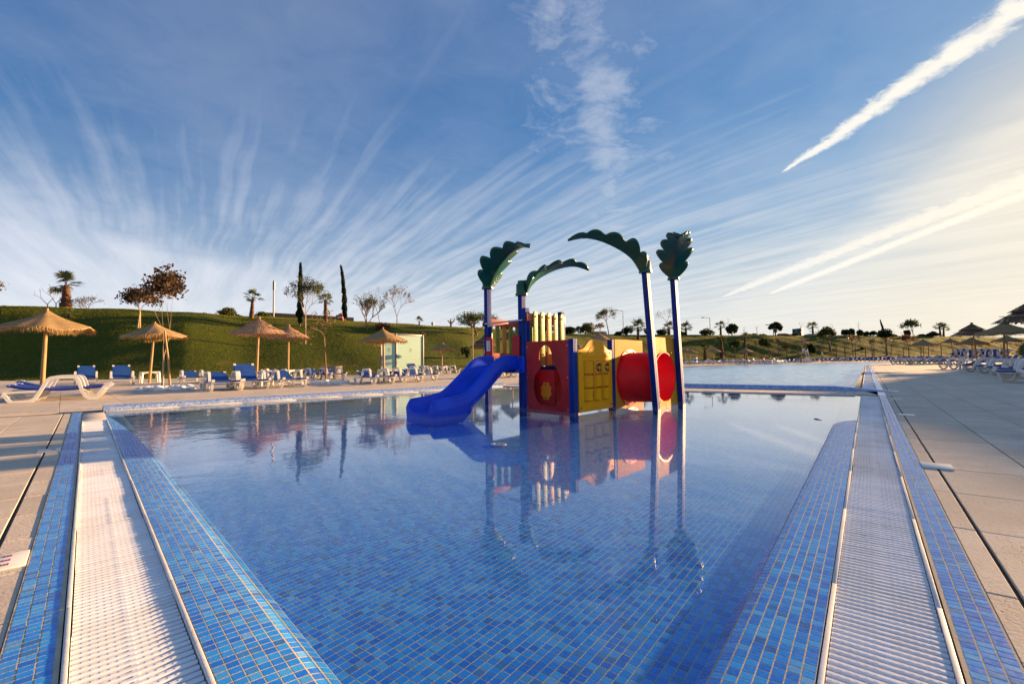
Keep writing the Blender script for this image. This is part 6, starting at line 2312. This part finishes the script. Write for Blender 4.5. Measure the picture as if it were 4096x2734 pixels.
for k, (x, tp, lb, lean_) in enumerate(((2915, 1270, 'thin bare tree behind the left pine', 0.0), (3030, 1302, 'bare spreading tree between the pines', -0.12), (3206, 1285, 'tall thin bare tree in front of the billboard', 0.05), (3436, 1283, 'thin bare tree rising from the tree row', 0.0), (2975, 1305, 'bare twiggy tree right of the left pine', 0.1), (3330, 1290, 'thin bare stem above the shaggy lollipop tree', 0.0))):
    b = bank_point(x, 1341 if k != 2 else 1360)
    tree(b, px_h(b, x, tp), 'bare_tree', lb, 'tree', 'bare trees on the bank', 0.5, 0.07, 3, 0.45, 2, 0.4, n_leaf=0, bark='bark_pale', seed=80 + k, lean=(lean_, 0))
for k, (x, y, tp, w0, cr, lb, ln_) in enumerate(((3252, 1341, 1308, 6, 34, 'fan palm right of the billboard', 0.0), (2888, 1430, 1362, 9, 30, 'fan palm on the far slope behind the third far parasol', -0.03), (2982, 1437, 1352, 8, 30, 'fan palm on the far slope behind the fourth far parasol', 0.0), (2821, 1440, 1392, 8, 24, 'small yellowed palm on the far slope', 0.0), (3762, 1345, 1308, 6, 34, 'left one of the twin palms on the right crest', -0.05), (3774, 1345, 1312, 6, 32, 'right one of the twin palms on the right crest', 0.08))):
    b = bank_point(x, y)
    palm(b, px_h(b, x, tp), px_w(b, w0), px_w(b, w0 * 0.5), px_w(b, cr), lb, seed=90 + k, n_fr=14, lean=(ln_, 0))
for k, (x, y, tp, w0, tf, lf, nl, lb, ln_) in enumerate(((2940, 1439, 1366, 29, 0.62, 'leaf_mid', 700, 'small lollipop tree on the far slope beside the fourth far parasol', 0.0), (3055, 1442, 1357, 27, 0.55, 'leaf_mid', 900, 'small dense lollipop tree behind the orange kayaks', 0.0), (3324, 1407, 1310, 58, 0.50, 'leaf_mid', 1500, 'shaggy lollipop tree with a thick leaning trunk', -0.22), (3656, 1362, 1280, 74, 0.45, 'leaf_olive', 900, 'feathery tree with a leaning trunk on the right crest', -0.10), (3413, 1431, 1340, 60, 0.5, 'leaf_dry', 60, 'bare tree on the far slope above the blue row of loungers', 0.0), (3490, 1428, 1355, 30, 0.5, 'leaf_dry', 40, 'thin bare tree on the far slope left of the dark cypress', -0.05), (3636, 1425, 1340, 50, 0.45, 'leaf_red', 260, 'brownish tree on the far slope left of the straw parasol', 0.0), (3118, 1439, 1345, 20, 0.6, 'leaf_dry', 60, 'bare staked sapling on the far slope right of the kayaks', -0.05), (3148, 1440, 1378, 22, 0.5, 'leaf_dry', 120, 'small bare sapling left of the lifeguard chair', 0.0), (3564, 1426, 1350, 30, 0.5, 'leaf_dry', 30, 'thin bare tree on the far slope right of the dark cypress', 0.1))):
    b = bank_point(x, y)
    tree(b, px_h(b, x, tp), 'slope_tree', lb, 'tree', 'trees on the far slope', tf, px_w(b, 4 if k == 2 else 1.8), 3, 0.75, 4, 0.2, lf, nl, 0.26, 0.30, seed=100 + k, crown_w=px_w(b, w0), lean=(ln_, 0))
b = bank_point(3244, 1412)
bush(b, px_w(b, 46), px_w(b, 52), 'large dark flowering shrub behind the lifeguard chair', 'leaf_dark', 1800, 0.24, seed=120)
b = bank_point(3452, 1397)
bush(b, px_w(b, 26), px_w(b, 14), 'small dark shrub on the far slope above the blue row', 'leaf_dark', 400, 0.2, seed=121)
b = bank_point(3549, 1421)
tr_ = tree(b, px_h(b, 3545, 1322), 'ivy_tree', 'dark overgrown tree with a leaning spike on the right crest', 'tree', None, 0.55, px_w(b, 3.5), 3, 0.6, 4, 0.3, 'leaf_cypress', 1500, 0.24, 0.35, seed=122, crown_w=px_w(b, 40), lean=(-0.05, 0))
b = bank_point(3540, 1345)
cypress(b, px_h(b, 3526, 1280), px_w(b, 12), 'leaning dark spike of a cypress above the overgrown tree', seed=9, lean=(-0.25, 0))

# ------------------------------------------------------------------ things on the bank and far shore
mat('lamp_metal', (0.22, 0.21, 0.20), 0.5, 0.1, 5, metal=0.4)
mat('dark_wall', (0.022, 0.020, 0.022), 0.8, 0.2, 3)
mat('orange_paint', (0.70, 0.14, 0.012), 0.5, 0.1, 5)
mat('red_paint', (0.36, 0.02, 0.015), 0.5, 0.1, 5)
mat('white_paint', (0.72, 0.71, 0.68), 0.5, 0.05, 5)
mat('board_teal', (0.018, 0.050, 0.055), 0.5, 0.1, 2)
mat('board_text', (0.22, 0.32, 0.34), 0.5, 0.05, 5)
mat('board_brown', (0.035, 0.018, 0.010), 0.6, 0.2, 3)
mat('roof_tile', (0.20, 0.085, 0.045), 0.8, 0.25, 4, 0.4, 20)
mat('wall_cream', (0.45, 0.40, 0.33), 0.8, 0.1, 3)

b = bank_point(1094, 1256)
ms_h = px_h(b, 1096, 1122)
mast = thing('camera_mast', 'tall slim grey mast on the crest left of the cypress', 'mast', b)
MB().tube([(0, 0, -0.1), (0, 0, ms_h * 0.78)], [0.10, 0.085], 10).build('pole', 'lamp_metal', mast, smooth=40)
MB().tube([(0.02, 0, ms_h * 0.76), (0.02, 0, ms_h * 0.97)], [0.14, 0.14], 10).build('head', 'lamp_metal', mast, smooth=40)
MB().lathe([(0.0, 0.18), (0.09, 0.15), (0.11, 0.0)], 12, (0.02, 0, ms_h * 0.97)).build('cap', 'lamp_metal', mast, smooth=40)


def street_lamp(px, py, tp, arm_px, label, globe=False):
    b = bank_point(px, py)
    h = px_h(b, px, tp); a = px_w(b, arm_px)
    root = thing('street_lamp', label, 'street lamp', b, 0, 'street lamps on the crest')
    MB().tube([(0, 0, -0.1), (0, 0, h)], [0.11, 0.075], 8).build('pole', 'lamp_metal', root, smooth=40)
    if globe:
        MB().lathe([(0.0, 0.3), (0.2, 0.24), (0.3, 0.0), (0.2, -0.2), (0.0, -0.26)], 14, (0, 0, h)).build('globe', 'white_paint', root, smooth=60)
        return
    MB().tube([(0, 0, h - 0.04), (-a * 0.75, 0, h + 0.14)], [0.06, 0.05], 6).build('arm', 'lamp_metal', root)
    MB().lathe([(0.0, 0.10), (0.4, 0.09), (0.52, 0.0), (0.4, -0.10), (0.0, -0.12)], 14, (-a * 0.85, 0, h + 0.12)).build('lamp_head', 'lamp_metal', root, smooth=60).scale = (1.0, 0.6, 1.0)


street_lamp(2494, 1340, 1242, 33, 'street lamp with an arm to the left above the yellow tunnel board')
street_lamp(2841, 1337, 1271, 36, 'street lamp with an arm to the left right of the play structure')
street_lamp(3094, 1341, 1300, 33, 'street lamp half hidden by the right round pine')
street_lamp(3264, 1341, 1326, 30, 'low street lamp right of the palm by the billboard')
street_lamp(1731, 1303, 1294, 0, 'small white globe lamp on the crest right of the shower screen', True)
# dark low wall along the crest
wa, wb = bank_point(975, 1262), bank_point(1415, 1284)
wa = Vector((wa.x, wa.y * 1.08, 0)); wb = Vector((wb.x * 1.06, wb.y * 1.06, 0))
wall = thing('boundary_wall', 'long dark low wall along the crest behind the cypresses', 'wall', wa)
nseg = 12
for k in range(nseg):
    a_, b_ = wa.lerp(wb, k / nseg), wa.lerp(wb, (k + 0.97) / nseg)
    za = at(975 + 440 * k / nseg, 1250 + 20 * k / nseg, a_.y).z
    z0 = float(hill_z(a_.x, a_.y)) - 0.3
    o = MB().beam(Vector((a_.x, a_.y, (z0 + za) / 2)), Vector((b_.x, b_.y, (z0 + za) / 2)), 0.2, za - z0).build('wall_panel', 'dark_wall', wall)
    o.matrix_parent_inverse = Matrix.Translation(-wa)
# striped bin with an orange hood
b = bank_point(1365, 1281, 0.0)
bn = thing('striped_bin', 'red and white bin with a rounded orange hood on the crest by the bent cypress', 'bin', b)
k = px_w(b, 33) / 1.0
MB().lathe([(0.0, 0.0), (0.30 * k, 0.0), (0.36 * k, 0.05 * k), (0.40 * k, 0.30 * k), (0.38 * k, 0.36 * k)], 20).build('base', 'red_paint', bn, smooth=50)
MB().lathe([(0.38 * k, 0.36 * k), (0.42 * k, 0.40 * k), (0.42 * k, 0.56 * k), (0.38 * k, 0.60 * k)], 20).build('band', 'white_paint', bn, smooth=50)
MB().lathe([(0.40 * k, 0.60 * k), (0.44 * k, 0.70 * k), (0.36 * k, 0.92 * k), (0.18 * k, 1.04 * k), (0.0, 1.07 * k)], 20).build('hood', 'orange_paint', bn, smooth=50)
MB().box((-0.50 * k, 0, 0.74 * k), (0.34 * k, 0.4 * k, 0.20 * k), None, 0.8).build('spout', 'orange_paint', bn, bevel=0.03)
# house roof behind the crest
b = bank_point(2386, 1337, 0.08)
hs = thing('house', 'low house behind the crest showing only its tiled roof', 'house', b)
w_ = px_w(b, 70); zt = px_h(b, 2386, 1330)
MB().box((0, 0, zt * 0.4 - 0.4), (w_ * 0.95, 5, zt * 0.8 + 0.8)).build('wall', 'wall_cream', hs)
rf = MB()
for k in range(16):
    x = -w_ / 2 + (k + 0.5) * w_ / 16
    rf.add([(x - w_ / 32, -3.0, zt * 0.85), (x + w_ / 36, -3.0, zt * 0.85), (x + w_ / 36, 0, zt + 0.35), (x - w_ / 32, 0, zt + 0.35), (x + w_ / 36, 3, zt * 0.85), (x - w_ / 32, 3, zt * 0.85)], [(0, 1, 2, 3), (3, 2, 4, 5)])
rf.build('roof', 'roof_tile', hs)
b = bank_point(3268, 1342, 0.06)
hs = thing('house', 'long low house with a reddish roof right of the billboard', 'house', b)
w_ = px_w(b, 74); zt = px_h(b, 3268, 1334)
MB().box((0, 0, zt * 0.35), (w_ * 0.95, 5, zt * 0.7)).build('wall', 'wall_cream', hs)
MB().add([(-w_ / 2, -3, zt * 0.7), (w_ / 2, -3, zt * 0.7), (w_ / 2, 0, zt), (-w_ / 2, 0, zt), (w_ / 2, 3, zt * 0.7), (-w_ / 2, 3, zt * 0.7)], [(0, 1, 2, 3), (3, 2, 4, 5)]).build('roof', 'roof_tile', hs)

# billboard box with the letter on its lit side
b = bank_point(3196, 1341)
bb = thing('billboard', 'dark teal two-sided billboard with a pale letter on the far crest', 'billboard', b)
h_ = px_h(b, 3196, 1313); wl_, wr_ = px_w(b, 27), px_w(b, 25)
pA, pM, pC = Vector((-wl_ * 1.02, 0.4, 0)), Vector((0, -1.0, 0)), Vector((wr_ * 1.0, 0.6, 0))


def bb_side(a_, c_, mt, name):
    dd = (c_ - a_)
    return MB().plate([[(0.02, -0.3), (dd.length - 0.02, -0.3), (dd.length - 0.02, h_), (0.02, h_ - 0.15 if mt == 'board_teal' else h_ - 0.05)]], 0.12, panel_M(a_, dd)).build(name, mt, bb, fix=True)


sA = bb_side(pA, pM, 'board_teal', 'sign_panel'); bb_side(pM, pC, 'board_brown', 'back_panel')
fcu = bpy.data.curves.new('letter', 'FONT'); fcu.body = 'A'; fcu.size = 1.15; fcu.align_x = 'CENTER'
fo = bpy.data.objects.new('letter_tmp', fcu); COL.objects.link(fo)
bpy.context.view_layer.update()
lme = bpy.data.meshes.new_from_object(fo.evaluated_get(bpy.context.evaluated_depsgraph_get()))
bpy.data.objects.remove(fo)
lme.name = 'letter'; lme.materials.clear(); lme.materials.append(MATS['board_text'])
lo = link('letter', lme, bb)
lo.matrix_local = panel_M(pA, pM - pA) @ Matrix.Translation(((pM - pA).length * 0.48, -0.068, h_ * 0.50)) @ Matrix.Rotation(math.pi / 2, 4, 'X')
tl_ = MB()
Mq = panel_M(pA, pM - pA) @ Matrix.Translation((0, -0.066, 0))
LW = (pM - pA).length
for z, x0, x1 in ((0.40, 0.18, 0.80), (0.36, 0.40, 0.60), (0.24, 0.35, 0.65), (0.19, 0.42, 0.58)):
    tl_.plate([[(LW * x0, h_ * z), (LW * x1, h_ * z), (LW * x1, h_ * z + 0.07), (LW * x0, h_ * z + 0.07)]], 0.004, Mq)
tl_.build('small_print', 'board_text', bb)

# wooden posts along the far shore
posts = [(3078, 1440, 1392, 'wooden post right of the lollipop tree on the far shore'), (3094, 1440, 1390, 'wooden post right of the orange kayaks'), (3194, 1446, 1388, 'wooden post left of the lifeguard chair'), (3347, 1435, 1387, 'wooden post right of the shaggy lollipop tree'), (3381, 1443, 1384, 'wooden post in the blue row, right of the shaggy tree'), (3423, 1429, 1386, 'wooden post behind the blue row, near the bare tree')]
posts += [(3350 + x * 0.3189, 1150 + yb * 0.3189, 1150 + yt * 0.3189, 'wooden post in the blue row of loungers on the far right shore') for x, yt, yb in ((98, 735, 915), (357, 745, 915), (460, 740, 890), (612, 750, 880), (830, 750, 885), (1052, 740, 885), (1148, 730, 880), (1307, 740, 880))]
for x, yb, yt, lb in posts:
    yy = max(yb, 1380 + 80 - (x - CX) * 0.0133 + 3) if False else yb
    p = G(x, max(yb, CY + 80 - (x - CX) * 0.0133 + 14.5))
    o = MB().tube([(0, 0, -0.05), (0, 0, px_h(p, x, yt))], [0.085, 0.08], 8).build('wooden_post', 'post_wood', smooth=40)
    o.location = p
    tag(o, lb, 'post', 'wooden posts on the far shore')
p = G(3289, 1448)
sp_ = thing('sign_post', 'wooden post carrying a small white notice on the far shore', 'sign', p)
hh = px_h(p, 3289, 1384)
MB().tube([(0, 0, -0.05), (0, 0, hh)], [0.085, 0.08], 8).build('post', 'post_wood', sp_, smooth=40)
MB().box((-0.0, -0.11, px_h(p, 3289, 1413)), (0.34, 0.02, 0.46)).build('notice', 'white_paint', sp_)
MB().lathe([(0.06, 0), (0.10, 0)], 16).build('notice_ring', 'sign_dark', sp_).matrix_local = Matrix.Translation((0, -0.122, px_h(p, 3289, 1413) + 0.04)) @ Matrix.Rotation(math.pi / 2, 4, 'X')

# lifeguard chair: white ladder frame with a seat
p = Vector((ray(3224, 1440).x / ray(3224, 1440).y * 81, 81, 0))
lg = thing('lifeguard_chair', 'white lifeguard ladder chair on the far shore under the reddish parasol', 'lifeguard chair', p)
H_ = px_h(p, 3215, 1394); W_ = px_w(p, 20)
for sy in (-0.4, 0.4):
    MB().tube([(W_ * 0.75, sy, 0), (W_ * 0.10, sy, H_)], 0.05, 6).build('ladder_rail', 'white_paint', lg)
    MB().tube([(-W_ * 0.9, sy, 0), (-W_ * 0.55, sy, H_)], 0.05, 6).build('leg', 'lamp_metal', lg)
for k in range(6):
    u = (k + 0.6) / 6.5
    MB().tube([(W_ * (0.75 - 0.65 * u), -0.4, H_ * u), (W_ * (0.75 - 0.65 * u), 0.4, H_ * u)], 0.04, 6).build('rung', 'white_paint', lg)
MB().box((-W_ * 0.2, 0, H_ * 0.78), (W_ * 0.75, 0.8, 0.08)).build('seat', 'white_paint', lg)
MB().box((-W_ * 0.45, 0, H_ * 0.91), (0.10, 0.8, H_ * 0.24)).build('backrest', 'white_paint', lg)
p2 = p
o = MB().box((0, 0, 0.42), (1.0, 0.8, 0.84), None, 0.7).build('storage_box', 'white_paint', bevel=0.05)
o.location = p2 + Vector((0.7, 0.9, 0)); tag(o, 'white plastic storage box behind the lifeguard chair', 'box')
# orange kayaks on the shore
for k, (x, lb) in enumerate(((3052, 'orange rescue board lying on the far shore, left one'), (3071, 'orange rescue board lying on the far shore, right one'))):
    p = bank_point(x, 1437)
    vs, n_ = [], 20
    m_ = MB()
    prof = []
    w_ = px_w(p, 22)
    m_.lathe([(0.0, 0.55), (0.32, 0.52), (0.50, 0.30), (0.46, 0.10), (0.3, 0.0), (0.0, 0.0)], 24)
    m_.v = [(x_ * w_, y_ * w_ * 0.32, z_ * 0.9) for x_, y_, z_ in m_.v]
    o = m_.build('rescue_board', 'orange_paint', smooth=50)
    o.location = p + Vector((0, 0, 0.15)); tag(o, lb, 'rescue board', 'orange rescue boards')
# steel litter bin on the far shore
p = G(2780, 1453)
lb_ = thing('litter_bin', 'pale round litter bin on the far shore between the parasols', 'litter bin', p)
MB().lathe([(0.0, 0.0), (0.26, 0.0), (0.27, 0.9), (0.0, 0.9)], 18).build('drum', 'white_paint', lb_, smooth=40).scale = (1.6, 1.6, 1.35)
MB().lathe([(0.27, 0.9), (0.29, 0.93), (0.22, 1.02), (0.0, 1.04)], 18).build('lid', 'lamp_metal', lb_, smooth=40).scale = (1.6, 1.6, 1.35)
# pale poles by the reed parasols
p = G(1892, 1496)
o = MB().tube([(0, 0, 0), (0, 0, px_h(p, 1892, 1312))], [0.045, 0.04], 8).build('pale_pole', 'bark_pale'); o.location = p
tag(o, 'thin pale pole left of the left palm post', 'pole')
b = bank_point(559, 1312)
o = MB().tube([(0, 0, -0.05), (0.15, 0, px_h(b, 566, 1250))], [0.05, 0.045], 8).build('tree_stake', 'bark_pale'); o.location = b + Vector((-0.05, -0.15, 0))
tag(o, 'pale stake below the small round plum tree on the slope', 'stake')
